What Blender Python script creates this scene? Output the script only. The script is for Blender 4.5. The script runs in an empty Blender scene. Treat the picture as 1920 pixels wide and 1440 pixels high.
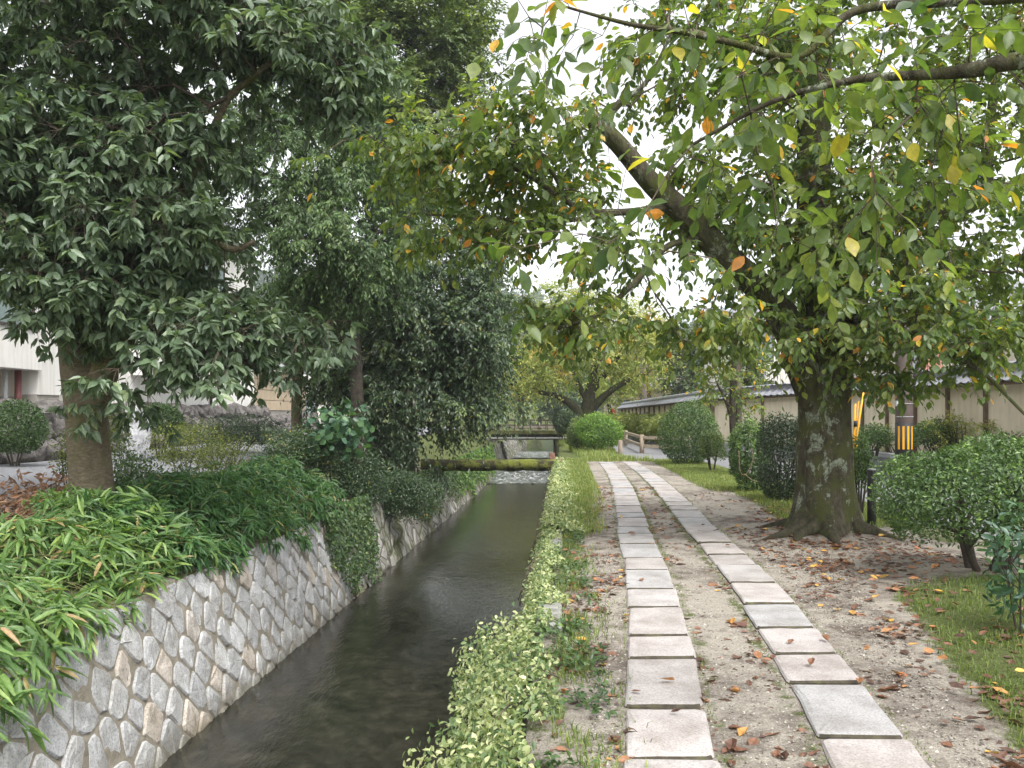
import bpy, bmesh, math, random
import numpy as np
from mathutils import Vector, Matrix, noise as mnoise

scene = bpy.context.scene
random.seed(7)
rng = np.random.default_rng(11)

# ------------------------------------------------------------------ camera
FPX, HZ, CH = 1600.0, 772.0, 1.5          # focal length and horizon row in photo pixels, eye height in metres
cam_d = bpy.data.cameras.new("camera")
cam = bpy.data.objects.new("camera", cam_d)
scene.collection.objects.link(cam)
cam.location = (0, 0, CH)
cam.rotation_euler = (math.radians(90), 0, 0)
cam_d.sensor_width = 36.0
cam_d.lens = FPX / 1920 * 36.0
cam_d.shift_y = (HZ - 720) / 1920
cam_d.clip_start = 0.05
cam_d.clip_end = 3000
scene.camera = cam

# ------------------------------------------------------------------ sky and sun (overcast)
SUN_EL, SUN_AZ = math.radians(58), math.radians(150)
world = bpy.data.worlds.new("World")
scene.world = world
world.use_nodes = True
wn, wl = world.node_tree.nodes, world.node_tree.links
wn.clear()
sky = wn.new("ShaderNodeTexSky")
sky.sky_type = 'NISHITA'
sky.sun_disc = False
sky.sun_elevation = SUN_EL
sky.sun_rotation = SUN_AZ
sky.air_density = 1.0
sky.dust_density = 3.0
hs = wn.new("ShaderNodeHueSaturation")
hs.inputs["Saturation"].default_value = 0.12
bg = wn.new("ShaderNodeBackground")
bg.inputs["Strength"].default_value = 0.15
wo = wn.new("ShaderNodeOutputWorld")
wl.new(sky.outputs[0], hs.inputs["Color"])
wl.new(hs.outputs[0], bg.inputs["Color"])
wl.new(bg.outputs[0], wo.inputs["Surface"])

sun_d = bpy.data.lights.new("sun", 'SUN')
sun_d.energy = 1.0
sun_d.angle = math.radians(25)
sun_d.color = (1.0, 0.97, 0.92)
sun = bpy.data.objects.new("sun", sun_d)
scene.collection.objects.link(sun)
# sun direction: azimuth measured like the sky texture (from +Y, clockwise)
sdir = Vector((math.sin(SUN_AZ) * math.cos(SUN_EL), math.cos(SUN_AZ) * math.cos(SUN_EL), math.sin(SUN_EL)))
sun.rotation_euler = (-sdir).to_track_quat('-Z', 'Y').to_euler()

vs = scene.view_settings
vs.view_transform = 'Standard'
vs.look = 'None'
vs.gamma = 1.0
vs.exposure = 1.5
vs.use_curve_mapping = False
scene.cycles.max_bounces = 6
scene.cycles.diffuse_bounces = 4
scene.cycles.glossy_bounces = 3
scene.cycles.transmission_bounces = 4
scene.cycles.transparent_max_bounces = 6
scene.cycles.volume_bounces = 0
scene.cycles.use_denoising = True
scene.cycles.sample_clamp_indirect = 6.0

# ------------------------------------------------------------------ helpers
C = scene.collection


def P(px, py, Y):
    """photo pixel at a known distance along the view axis"""
    return np.array([(px - 960) / FPX * Y, Y, CH + (HZ - py) / FPX * Y])


def G(px, py, z=0.0):
    """photo pixel on a level surface at height z"""
    Y = (CH - z) * FPX / (py - HZ)
    return np.array([(px - 960) / FPX * Y, Y, z])


def tag(o, label=None, cat=None, group=None, kind=None):
    if label: o["label"] = label
    if cat: o["category"] = cat
    if group: o["group"] = group
    if kind: o["kind"] = kind
    return o


def empty(name, loc, label=None, cat=None, group=None, kind=None):
    o = bpy.data.objects.new(name, None)
    C.objects.link(o)
    o.location = tuple(float(v) for v in loc)
    o.empty_display_size = 0.2
    return tag(o, label, cat, group, kind)


def put(name, me, parent=None, mat=None, local=False):
    o = bpy.data.objects.new(name, me)
    C.objects.link(o)
    if mat is not None and not me.materials:
        me.materials.append(mat)
    if parent is not None:
        o.parent = parent
        if not local:
            o.matrix_parent_inverse = Matrix.Translation(-parent.location)
    return o


def mesh_np(name, V, faces, mat=None, tint=None, smooth=False):
    """faces: list of integer arrays (M,k)"""
    V = np.asarray(V, dtype=np.float32)
    faces = [np.asarray(f, dtype=np.int32) for f in faces if len(f)]
    me = bpy.data.meshes.new(name)
    me.vertices.add(len(V))
    me.vertices.foreach_set("co", V.ravel())
    nl = sum(f.size for f in faces)
    npoly = sum(len(f) for f in faces)
    me.loops.add(nl)
    me.polygons.add(npoly)
    me.loops.foreach_set("vertex_index", np.concatenate([f.ravel() for f in faces]))
    starts, s = [], 0
    for f in faces:
        starts.append(s + np.arange(len(f)) * f.shape[1])
        s += f.size
    me.polygons.foreach_set("loop_start", np.concatenate(starts).astype(np.int32))
    me.polygons.foreach_set("use_smooth", np.full(npoly, smooth, dtype=bool))
    me.update(calc_edges=True)
    if tint is not None:
        a = me.attributes.new("tint", 'FLOAT', 'POINT')
        a.data.foreach_set("value", np.asarray(tint, dtype=np.float32))
    if mat is not None:
        me.materials.append(mat)
    return me


class MB:
    """collects simple solids, builds one mesh"""
    def __init__(s): s.v, s.f = [], []

    def add(s, vs, fs):
        n = len(s.v)
        s.v += [tuple(float(c) for c in v) for v in vs]
        s.f += [tuple(i + n for i in f) for f in fs]
        return s

    def box(s, x0, x1, y0, y1, z0, z1):
        return s.add([(x0, y0, z0), (x1, y0, z0), (x1, y1, z0), (x0, y1, z0), (x0, y0, z1), (x1, y0, z1), (x1, y1, z1), (x0, y1, z1)],
                     [(0, 3, 2, 1), (4, 5, 6, 7), (0, 1, 5, 4), (1, 2, 6, 5), (2, 3, 7, 6), (3, 0, 4, 7)])

    def beam(s, a, b, w, h, up=(0, 0, 1)):
        a, b, up = Vector(a), Vector(b), Vector(up)
        d = (b - a).normalized()
        sd = d.cross(up).normalized() * (w / 2)
        u = sd.cross(d).normalized() * (h / 2)
        vs = [p + i * sd + j * u for p in (a, b) for i, j in ((-1, -1), (1, -1), (1, 1), (-1, 1))]
        return s.add(vs, [(0, 1, 2, 3), (7, 6, 5, 4), (0, 4, 5, 1), (1, 5, 6, 2), (2, 6, 7, 3), (3, 7, 4, 0)])

    def tube(s, pts, rad, n=8, jit=0.0, cap=True):
        V, Fq = tube_np(np.array(pts, float), np.array(rad, float) if np.ndim(rad) else np.full(len(pts), float(rad)), n)
        if jit: V = V + rng.normal(0, jit, V.shape)
        b = len(s.v)
        s.v += [tuple(v) for v in V]
        s.f += [tuple(i + b for i in f) for f in Fq]
        if cap:
            m = len(pts)
            s.f.append(tuple(b + i for i in reversed(range(n))))
            s.f.append(tuple(b + (m - 1) * n + i for i in range(n)))
        return s

    def build(s, name, mat=None, parent=None, smooth=False, bevel=0.0):
        me = bpy.data.meshes.new(name)
        me.from_pydata(s.v, [], s.f)
        if bevel:
            bm = bmesh.new(); bm.from_mesh(me)
            bmesh.ops.bevel(bm, geom=list(bm.edges), offset=bevel, segments=1, affect='EDGES', clamp_overlap=True)
            bm.to_mesh(me); bm.free()
        me.update()
        if smooth:
            me.polygons.foreach_set("use_smooth", np.full(len(me.polygons), True))
        if mat: me.materials.append(mat)
        return put(name, me, parent)


def nrm(v):
    v = np.asarray(v, float)
    return v / np.maximum(np.linalg.norm(v, axis=-1, keepdims=True), 1e-9)


def tube_np(pts, rad, n):
    m = len(pts)
    T = np.zeros_like(pts)
    T[1:-1] = pts[2:] - pts[:-2]
    T[0] = pts[1] - pts[0]
    T[-1] = pts[-1] - pts[-2]
    T = nrm(T)
    ref = np.array([1.0, 0.0, 0.0]) if abs(T[0][0]) < 0.8 else np.array([0.0, 1.0, 0.0])
    A = nrm(np.cross(T, ref))
    B = np.cross(T, A)
    ang = np.linspace(0, 2 * math.pi, n, endpoint=False)
    V = pts[:, None, :] + rad[:, None, None] * (np.cos(ang)[None, :, None] * A[:, None, :] + np.sin(ang)[None, :, None] * B[:, None, :])
    i = np.arange(m - 1)[:, None] * n
    j = np.arange(n)[None, :]
    k = (np.arange(n) + 1)[None, :] % n
    Fq = np.stack([i + j, i + k, i + n + k, i + n + j], -1).reshape(-1, 4)
    return V.reshape(-1, 3), Fq


def catmull(pts, per=6):
    pts = np.array(pts, float)
    if len(pts) < 3:
        t = np.linspace(0, 1, per + 1)[:, None]
        return pts[0] * (1 - t) + pts[-1] * t
    p = np.vstack([2 * pts[0] - pts[1], pts, 2 * pts[-1] - pts[-2]])
    out = []
    for i in range(1, len(p) - 2):
        for t in np.linspace(0, 1, per, endpoint=False):
            a, b, c, d = p[i - 1], p[i], p[i + 1], p[i + 2]
            out.append(0.5 * (2 * b + (c - a) * t + (2 * a - 5 * b + 4 * c - d) * t * t + (3 * b - a - 3 * c + d) * t ** 3))
    out.append(pts[-1])
    return np.array(out)


# ------------------------------------------------------------------ materials
def new_mat(name):
    m = bpy.data.materials.new(name)
    m.use_nodes = True
    nt = m.node_tree
    b = nt.nodes["Principled BSDF"]
    return m, nt, b


def node(nt, typ, **kw):
    n = nt.nodes.new(typ)
    for k, v in kw.items():
        if k in n.inputs: n.inputs[k].default_value = v
        else: setattr(n, k, v)
    return n


def ramp(nt, fac, stops, interp='LINEAR'):
    r = nt.nodes.new("ShaderNodeValToRGB")
    r.color_ramp.interpolation = interp
    el = r.color_ramp.elements
    el[0].position, el[0].color = stops[0][0], (*stops[0][1], 1)
    el[1].position, el[1].color = stops[-1][0], (*stops[-1][1], 1)
    for p, c in stops[1:-1]:
        e = el.new(p); e.color = (*c, 1)
    nt.links.new(fac, r.inputs[0])
    return r.outputs[0]


def noise_tex(nt, scale, detail=4.0, rough=0.55, coord=None, dist=0.0, stretch=None):
    tc = nt.nodes.new("ShaderNodeNewGeometry").outputs["Position"] if coord is None else coord
    if stretch is not None:
        mp = nt.nodes.new("ShaderNodeMapping")
        mp.inputs["Scale"].default_value = stretch
        nt.links.new(tc, mp.inputs[0]); tc = mp.outputs[0]
    n = node(nt, "ShaderNodeTexNoise", Scale=scale, Detail=detail, Roughness=rough, Distortion=dist)
    nt.links.new(tc, n.inputs["Vector"])
    return n.outputs["Fac"]


def mixc(nt, fac, a, b, blend='MIX'):
    m = nt.nodes.new("ShaderNodeMix")
    m.data_type = 'RGBA'; m.blend_type = blend
    for sock, v in ((m.inputs[0], fac), (m.inputs[6], a), (m.inputs[7], b)):
        if hasattr(v, "is_linked") or isinstance(v, bpy.types.NodeSocket): nt.links.new(v, sock)
        elif isinstance(v, (int, float)): sock.default_value = v
        else: sock.default_value = (*v, 1)
    return m.outputs[2]


def math_n(nt, op, a, b=None, clamp=False):
    m = nt.nodes.new("ShaderNodeMath"); m.operation = op; m.use_clamp = clamp
    for sock, v in ((m.inputs[0], a), (m.inputs[1], b)):
        if v is None: continue
        if isinstance(v, (int, float)): sock.default_value = v
        else: nt.links.new(v, sock)
    return m.outputs[0]


def bump(nt, b, height, strength=0.5, dist=0.02):
    n = node(nt, "ShaderNodeBump", Strength=strength, Distance=dist)
    nt.links.new(height, n.inputs["Height"])
    nt.links.new(n.outputs[0], b.inputs["Normal"])


def leaf_mat(name, stops, trans=0.3, rough=0.42, spec=0.5, tcol=None):
    m, nt, b = new_mat(name)
    at = nt.nodes.new("ShaderNodeAttribute"); at.attribute_name = "tint"
    col = ramp(nt, at.outputs["Fac"], stops)
    nz = noise_tex(nt, 38.0, 2.0)
    col = mixc(nt, 1.0, col, ramp(nt, nz, [(0.3, (0.78, 0.78, 0.78)), (0.7, (1.15, 1.15, 1.1))]), 'MULTIPLY')
    nt.links.new(col, b.inputs["Base Color"])
    b.inputs["Roughness"].default_value = rough
    b.inputs["Specular IOR Level"].default_value = spec
    t = nt.nodes.new("ShaderNodeBsdfTranslucent")
    tc = mixc(nt, 1.0, col, tcol or (1.5, 1.6, 0.7), 'MULTIPLY')
    nt.links.new(tc, t.inputs["Color"])
    mx = nt.nodes.new("ShaderNodeMixShader"); mx.inputs[0].default_value = trans
    nt.links.new(b.outputs[0], mx.inputs[1]); nt.links.new(t.outputs[0], mx.inputs[2])
    nt.links.new(mx.outputs[0], nt.nodes["Material Output"].inputs["Surface"])
    return m


def rough_mat(name, stops, scale=6.0, rough=0.85, bstr=0.4, bscale=40.0, bdist=0.01, stretch=None, spec=0.3, detail=6.0):
    m, nt, b = new_mat(name)
    n1 = noise_tex(nt, scale, detail, 0.6, stretch=stretch)
    nt.links.new(ramp(nt, n1, stops), b.inputs["Base Color"])
    b.inputs["Roughness"].default_value = rough
    b.inputs["Specular IOR Level"].default_value = spec
    bump(nt, b, noise_tex(nt, bscale, 5.0, 0.65, stretch=stretch), bstr, bdist)
    return m


M = {}
# leaves: tint 0 dark .. 0.9 light, above 0.93 turned colours
M['cherry_leaf'] = leaf_mat("cherry_leaf", [(0, (.056, .100, .036)), (.35, (.098, .152, .050)), (.7, (.165, .215, .062)), (.9, (.25, .29, .078)), (.925, (.55, .43, .06)), (.97, (.66, .36, .05)), (1, (.55, .22, .05))], .50, .42, tcol=(1.75, 1.85, .65))
M['far_cherry_leaf'] = leaf_mat("far_cherry_leaf", [(0, (.19, .25, .07)), (.4, (.30, .35, .10)), (.75, (.42, .42, .13)), (.9, (.50, .42, .13)), (1, (.58, .36, .11))], .4, .6)
M['oak_leaf'] = leaf_mat("oak_leaf", [(0, (.066, .105, .060)), (.5, (.114, .168, .096)), (.85, (.172, .235, .135)), (1, (.25, .31, .13))], .28, .42, .55)
M['fine_leaf'] = leaf_mat("fine_leaf", [(0, (.050, .095, .036)), (.5, (.090, .155, .056)), (.85, (.145, .225, .080)), (1, (.24, .30, .08))], .3, .42, .5)
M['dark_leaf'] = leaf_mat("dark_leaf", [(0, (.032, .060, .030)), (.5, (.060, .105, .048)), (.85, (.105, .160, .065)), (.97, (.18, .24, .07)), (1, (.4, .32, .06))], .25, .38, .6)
M['tall_leaf'] = leaf_mat("tall_leaf", [(0, (.065, .105, .040)), (.5, (.125, .175, .058)), (.85, (.20, .25, .075)), (1, (.32, .40, .08))], .3, .5)
M['bush_leaf'] = leaf_mat("bush_leaf", [(0, (.035, .070, .024)), (.5, (.075, .135, .042)), (.88, (.125, .20, .055)), (1, (.20, .32, .065))], .25, .4)
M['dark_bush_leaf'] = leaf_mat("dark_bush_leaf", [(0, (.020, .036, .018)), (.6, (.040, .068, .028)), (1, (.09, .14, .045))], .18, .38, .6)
M['bright_bush_leaf'] = leaf_mat("bright_bush_leaf", [(0, (.055, .11, .028)), (.5, (.12, .21, .045)), (1, (.24, .38, .075))], .38, .45)
M['yellow_shrub_leaf'] = leaf_mat("yellow_shrub_leaf", [(0, (.08, .10, .025)), (.5, (.15, .19, .045)), (.85, (.28, .31, .08)), (1, (.45, .42, .09))], .35, .5)
M['sasa_leaf'] = leaf_mat("sasa_leaf", [(0, (.050, .105, .034)), (.5, (.105, .19, .060)), (.8, (.19, .30, .085)), (.93, (.30, .41, .12)), (.965, (.46, .38, .18)), (1, (.42, .28, .15))], .33, .42)
M['sasa_dark'] = leaf_mat("sasa_dark", [(0, (.028, .075, .028)), (.5, (.058, .14, .045)), (.85, (.10, .21, .06)), (.96, (.2, .28, .08)), (1, (.4, .33, .15))], .3, .42)
M['ivy_leaf'] = leaf_mat("ivy_leaf", [(0, (.07, .13, .05)), (.35, (.18, .25, .10)), (.65, (.42, .46, .22)), (1, (.68, .68, .42))], .28, .45)
M['vine_leaf'] = leaf_mat("vine_leaf", [(0, (.030, .070, .026)), (.6, (.075, .135, .045)), (1, (.22, .27, .09))], .28, .42)
M['blue_shrub_leaf'] = leaf_mat("blue_shrub_leaf", [(0, (.03, .075, .048)), (.6, (.06, .13, .075)), (1, (.12, .22, .09))], .25, .4)
M['grass'] = leaf_mat("grass", [(0, (.075, .115, .034)), (.5, (.18, .24, .070)), (.85, (.31, .35, .12)), (1, (.46, .41, .20))], .4, .55)
M['fallen'] = leaf_mat("fallen", [(0, (.085, .048, .036)), (.35, (.18, .085, .055)), (.6, (.30, .145, .080)), (.78, (.44, .21, .075)), (.9, (.62, .38, .08)), (1, (.40, .10, .05))], .15, .55)
M['dead'] = leaf_mat("dead", [(0, (.14, .075, .045)), (.6, (.28, .15, .09)), (1, (.38, .24, .15))], .15, .6)
M['pine'] = leaf_mat("pine", [(0, (.04, .075, .03)), (.6, (.08, .125, .05)), (1, (.14, .18, .07))], .2, .6)

M['twig'] = rough_mat("twig", [(.3, (.07, .052, .04)), (.7, (.15, .115, .085))], 30, .85, .3, 80)
M['dark_bark'] = rough_mat("dark_bark", [(.3, (.035, .03, .025)), (.7, (.09, .075, .055))], 14, .9, .6, 40, .02)


def bark_mat(name, base, moss, lichen, moss_lo, lich_lo, stretch=(1, 1, .35), band=False):
    m, nt, b = new_mat(name)
    n1 = noise_tex(nt, 16, 8, .65, stretch=stretch)
    col = ramp(nt, n1, [(.3, base[0]), (.5, base[1]), (.72, base[2])])
    if moss:
        k = ramp(nt, noise_tex(nt, 3.2, 6, .65), [(moss_lo, (0, 0, 0)), (moss_lo + .12, (1, 1, 1))])
        col = mixc(nt, k, col, moss)
    if lichen:
        k = ramp(nt, noise_tex(nt, 5.5, 10, .78, dist=.8, stretch=(1, 1, .6)), [(lich_lo, (0, 0, 0)), (lich_lo + .035, (1, 1, 1))])
        spots = ramp(nt, noise_tex(nt, 30, 3, .6), [(.4, (.55, .55, .55)), (.6, (1, 1, 1))])
        col = mixc(nt, k, col, mixc(nt, 1.0, lichen, spots, 'MULTIPLY'))
    nt.links.new(col, b.inputs["Base Color"])
    b.inputs["Roughness"].default_value = .95
    b.inputs["Specular IOR Level"].default_value = .15
    h = math_n(nt, 'ADD', math_n(nt, 'MULTIPLY', noise_tex(nt, 24, 6, .7, stretch=stretch), 1.0), math_n(nt, 'MULTIPLY', noise_tex(nt, 7, 3, .5, stretch=stretch), 1.3))
    bump(nt, b, h, .9, .035)
    return m


M['cherry_bark'] = bark_mat("cherry_bark", ((.032, .028, .020), (.070, .062, .041), (.14, .128, .095)), (.078, .084, .030), (.29, .325, .245), .46, .55, (1, 1, .45))
M['oak_bark'] = bark_mat("oak_bark", ((.12, .10, .065), (.18, .15, .10), (.25, .22, .155)), (.155, .145, .06), None, .52, .7, (1, 1, 2.2))
M['far_bark'] = bark_mat("far_bark", ((.03, .03, .02), (.055, .05, .032), (.10, .09, .06)), (.075, .085, .03), None, .5, .7)
M['moss_log'] = bark_mat("moss_log", ((.03, .028, .016), (.05, .047, .026), (.08, .07, .04)), (.15, .165, .035), None, .42, .7, (1, 1, 1))
# ------------------------------------------------------------------ the lie of the land
def canal_shift(Y):
    return np.where(Y > 60, 60.0, Y)


def LT(Y):   # top of the left canal wall
    Y = np.asarray(Y, float); return -3.86 + .07 * canal_shift(Y) + .06 * (Y - canal_shift(Y))


def RT(Y):   # edge of the right bank
    Y = np.asarray(Y, float); return -.17 + .06 * Y


def sstep(a, b, x):
    t = np.clip((np.asarray(x, float) - a) / (b - a), 0, 1)
    return t * t * (3 - 2 * t)


def bumpf(x, y, cx, cy, r, h):
    return h * np.exp(-((x - cx) ** 2 + (y - cy) ** 2) / (r * r))


RETAIN = [(8.5, -3), (8.5, 24.6), (6.45, 29.2), (6.3, 56)]        # foot of the block retaining wall (x, y)


def retain_x(Y):
    return np.interp(Y, [p[1] for p in RETAIN], [p[0] for p in RETAIN])


def lane_c(Y, right=False):
    a = np.interp(Y, [0, 2, 3.65, 5.13, 6.47, 8.0, 10.39, 12.77, 17, 21, 25, 30], [.12, .42, .675, .90, 1.085, 1.27, 1.49, 1.755, 2.2, 2.52, 2.74, 2.95])
    if right:
        a = a + np.interp(Y, [0, 4, 10, 17, 25], [.92, .885, .865, .79, .72])
    return a


def ground_z(x, y):
    x, y = np.asarray(x, float), np.asarray(y, float)
    r = bumpf(x, y, 3.62, 10, .95, .13) + bumpf(x, y, 4.3, 7.0, 1.5, .17) + bumpf(x, y, 4.5, 13.6, 1.4, .06)
    r = r + .52 * sstep(.1, .25, x - retain_x(y)) * (y < 57)
    on_lane = sstep(-.55, -.30, x - lane_c(y)) * (1 - sstep(.30, .55, x - lane_c(y, True)))
    r = r + .012 * (1 - on_lane) * np.sin(3.1 * x + 1.7 * y) * np.sin(2.3 * y - 1.1 * x)
    d = LT(y) - x
    l = -.15 + .30 * sstep(0, 1.4, d) + .27 * sstep(1.5, 4.5, d) + .02 * np.sin(2 * x + y)
    far = sstep(70, 160, y) * 1.5
    return np.where(x > RT(y) - .01, r, l) + far


WATER1, WATER2, WEIR_Y = -1.5, -1.22, 39.0

# ground sheet with the canal trench in it
ys = np.concatenate([np.arange(-6, 1.5, .75), np.arange(1.5, 16, .2), np.arange(16, 32, .5), np.arange(32, 80, 2.), np.array([85, 95, 110, 130, 160, 220, 320, 500, 800, 1400])])
lo = np.array([-1400, -500, -200, -90, -45, -28, -20, -16, -13, -11, -9.5, -8, -7, -6, -5, -4.2, -3.5, -2.9, -2.4, -1.9, -1.5, -1.1, -.8, -.5, -.3, -.15, 0.])
hi = np.concatenate([np.arange(0, 6.2, .18), np.arange(6.2, 11.5, .12), np.array([12, 14, 17, 22, 30, 45, 70, 120, 300, 700, 1400])])
V, grs = [], []
for y in ys:
    lt, rt = float(LT(y)), float(RT(y))
    if y > 150:
        rt = lt + .6
    xl, xr = lt + lo, rt + hi
    V += [(x, y, z) for x, z in zip(xl, ground_z(xl, np.full_like(xl, y)))]
    bed = -1.85 if y < 150 else 1.3
    V += [(lt + .36, y, bed), (lt + .9, y, bed - .05), (rt - .9, y, bed - .05), (rt - .34, y, bed)]
    V += [(x, y, z) for x, z in zip(xr, ground_z(xr, np.full_like(xr, y)))]
V = np.array(V)
ncol = len(lo) + 4 + len(hi)
nrow = len(ys)
i = np.arange(nrow - 1)[:, None] * ncol
j = np.arange(ncol - 1)[None, :]
gf = np.stack([i + j, i + j + 1, i + ncol + j + 1, i + ncol + j], -1).reshape(-1, 4)
# 'tint' on the ground: how grassy the soil is
gx, gy = V[:, 0], V[:, 1]


def grassy(x, y):
    x, y = np.asarray(x, float), np.asarray(y, float)
    lc, rc = lane_c(y), lane_c(y, True)
    g = np.zeros_like(x)
    rt = RT(y)
    on_r = x > rt - .05
    g = np.maximum(g, on_r * (1 - sstep(.25, .55, x - rt)) * (.42 + .4 * sstep(7, 10, y)))                                   # bank edge
    g = np.maximum(g, on_r * (1 - sstep(.5, .95, x - rt)) * sstep(11, 16, y))                      # bank farther on
    g = np.maximum(g, sstep(.9, 1.5, x - rc) * sstep(9.8, 12, y) * 1.0)                          # lawn by the bushes
    g = np.maximum(g, sstep(.45, 1.0, x - rc) * sstep(14, 18, y))
    g = np.maximum(g, sstep(.5, .95, x - rc - .12 * (y - 4.2)) * (1 - sstep(6.5, 7.4, y)) * 1.05)      # patch under the bush
    g = np.maximum(g, (x > 4.9) * .6)
    edge = np.minimum(np.abs(np.abs(x - lc) - .22), np.abs(np.abs(x - rc) - .22))
    g = np.maximum(g, np.exp(-(edge / .05) ** 2) * .62)
    g = np.where(x < LT(y) + .05, .55, g)
    g = np.where(y > 26, np.maximum(g, .8), g)
    return g


def ground_mat():
    m, nt, b = new_mat("soil_and_sand")
    at = nt.nodes.new("ShaderNodeAttribute"); at.attribute_name = "tint"
    big = noise_tex(nt, 1.1, 5, .6)
    grit = noise_tex(nt, 85, 6, .85)
    mid = noise_tex(nt, 7, 6, .65)
    sand = ramp(nt, grit, [(.28, (.10, .088, .074)), (.44, (.27, .24, .20)), (.58, (.40, .365, .31)), (.75, (.66, .62, .55))])
    soil = ramp(nt, grit, [(.3, (.045, .037, .031)), (.55, (.15, .122, .10)), (.78, (.36, .32, .27))])
    k = ramp(nt, math_n(nt, 'ADD', math_n(nt, 'MULTIPLY', big, .55), math_n(nt, 'MULTIPLY', mid, .45)), [(.46, (0, 0, 0)), (.60, (1, 1, 1))])
    col = mixc(nt, k, sand, soil)
    moss = ramp(nt, noise_tex(nt, 60, 5, .7), [(.3, (.045, .055, .02)), (.55, (.095, .115, .035)), (.75, (.17, .18, .07))])
    gk = math_n(nt, 'ADD', at.outputs["Fac"], math_n(nt, 'MULTIPLY', math_n(nt, 'SUBTRACT', noise_tex(nt, 5, 6, .7), .5), 1.5))
    gk = ramp(nt, gk, [(.42, (0, 0, 0)), (.62, (1, 1, 1))])
    col = mixc(nt, gk, col, moss)
    nt.links.new(col, b.inputs["Base Color"])
    b.inputs["Roughness"].default_value = .95
    b.inputs["Specular IOR Level"].default_value = .2
    h = math_n(nt, 'ADD', math_n(nt, 'MULTIPLY', grit, .35), math_n(nt, 'ADD', mid, noise_tex(nt, 45, 4, .6)))
    bump(nt, b, h, .75, .03)
    return m


M['ground'] = ground_mat()
gtint = grassy(gx, gy)
gnd = put("ground", mesh_np("ground", V, [gf], M['ground'], gtint, True))
tag(gnd, "sandy soil of the banks with moss and bare earth", kind="structure")

# ------------------------------------------------------------------ water
def water_mat():
    m, nt, b = new_mat("canal_water")
    n = noise_tex(nt, 5, 8, .7, stretch=(1, .8, 1))
    stones = ramp(nt, n, [(.34, (.011, .011, .008)), (.52, (.026, .025, .018)), (.70, (.052, .048, .035))])
    nt.links.new(stones, b.inputs["Base Color"])
    b.inputs["Roughness"].default_value = .06
    b.inputs["IOR"].default_value = 1.33
    b.inputs["Specular IOR Level"].default_value = .5
    r1 = noise_tex(nt, 14, 3, .55, stretch=(1.5, .5, 1), dist=.4)
    r2 = noise_tex(nt, 55, 2, .5, stretch=(1.6, .6, 1))
    r3 = noise_tex(nt, 2.4, 2, .5, stretch=(1.5, .6, 1))
    h = math_n(nt, 'ADD', math_n(nt, 'ADD', r1, math_n(nt, 'MULTIPLY', r2, .22)), math_n(nt, 'MULTIPLY', r3, 1.4))
    bump(nt, b, h, .17, .03)
    return m


def rapids_mat():
    m, nt, b = new_mat("broken_water")
    f = noise_tex(nt, 3.2, 5, .6, stretch=(1.2, .55, 1), dist=1.5)
    nt.links.new(ramp(nt, f, [(.42, (.05, .055, .046)), (.55, (.20, .215, .205)), (.70, (.62, .64, .64))]), b.inputs["Base Color"])
    b.inputs["Roughness"].default_value = .12
    b.inputs["IOR"].default_value = 1.33
    bump(nt, b, math_n(nt, 'ADD', f, noise_tex(nt, 12, 3, .6, stretch=(1.2, .6, 1))), .5, .08)
    return m


M['water'] = water_mat()
M['rapids'] = rapids_mat()


def strip(name, y0, y1, step, fl, fr, fz, nx, mat, tintf=None, wob=0.0):
    yy = np.arange(y0, y1 + 1e-6, step)
    t = np.linspace(0, 1, nx + 1)
    VV = []
    for y in yy:
        a, b_ = float(fl(y)), float(fr(y))
        for tt in t:
            x = a + (b_ - a) * tt
            VV.append((x, y, fz(x, y)))
    VV = np.array(VV)
    if wob:
        VV[:, 2] += rng.normal(0, wob, len(VV))
    k = nx + 1
    i = np.arange(len(yy) - 1)[:, None] * k
    j = np.arange(nx)[None, :]
    ff = np.stack([i + j, i + j + 1, i + k + j + 1, i + k + j], -1).reshape(-1, 4)
    return mesh_np(name, VV, [ff], mat, None, True)


wl_ = lambda y: LT(y) + .1
wr_ = lambda y: RT(y) - .1
w1 = tag(put("water", strip("water", -4, WEIR_Y, 1.0, wl_, wr_, lambda x, y: WATER1, 4, M['water'])), "dark still water of the narrow canal", kind="structure")
tag(put("water", strip("water", WEIR_Y + 1.2, 150, 3.0, wl_, wr_, lambda x, y: WATER2, 4, M['water'])), "canal water above the small weir", kind="structure")


def weir_z(x, y):
    t = sstep(WEIR_Y - 3.0, WEIR_Y + 1.2, y)
    return WATER1 + .006 + (WATER2 - WATER1) * t + .05 * math.sin(9 * x + 3 * y) * math.sin(5 * y) * (t * (1 - t) * 4 + .15)


tag(put("water", strip("water", WEIR_Y - 3.5, WEIR_Y + 1.2, .25, lambda y: LT(y) + .25, lambda y: RT(y) - .3, weir_z, 14, M['rapids'], wob=.012)), "white broken water tumbling over the small weir", kind="structure")
tag(put("water", strip("water", 50, 58, .5, lambda y: LT(y) + .3, lambda y: RT(y) - .3, lambda x, y: WATER2 + .02, 8, M['rapids'], wob=.012)), "white broken water running under the footbridge", kind="structure")

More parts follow.
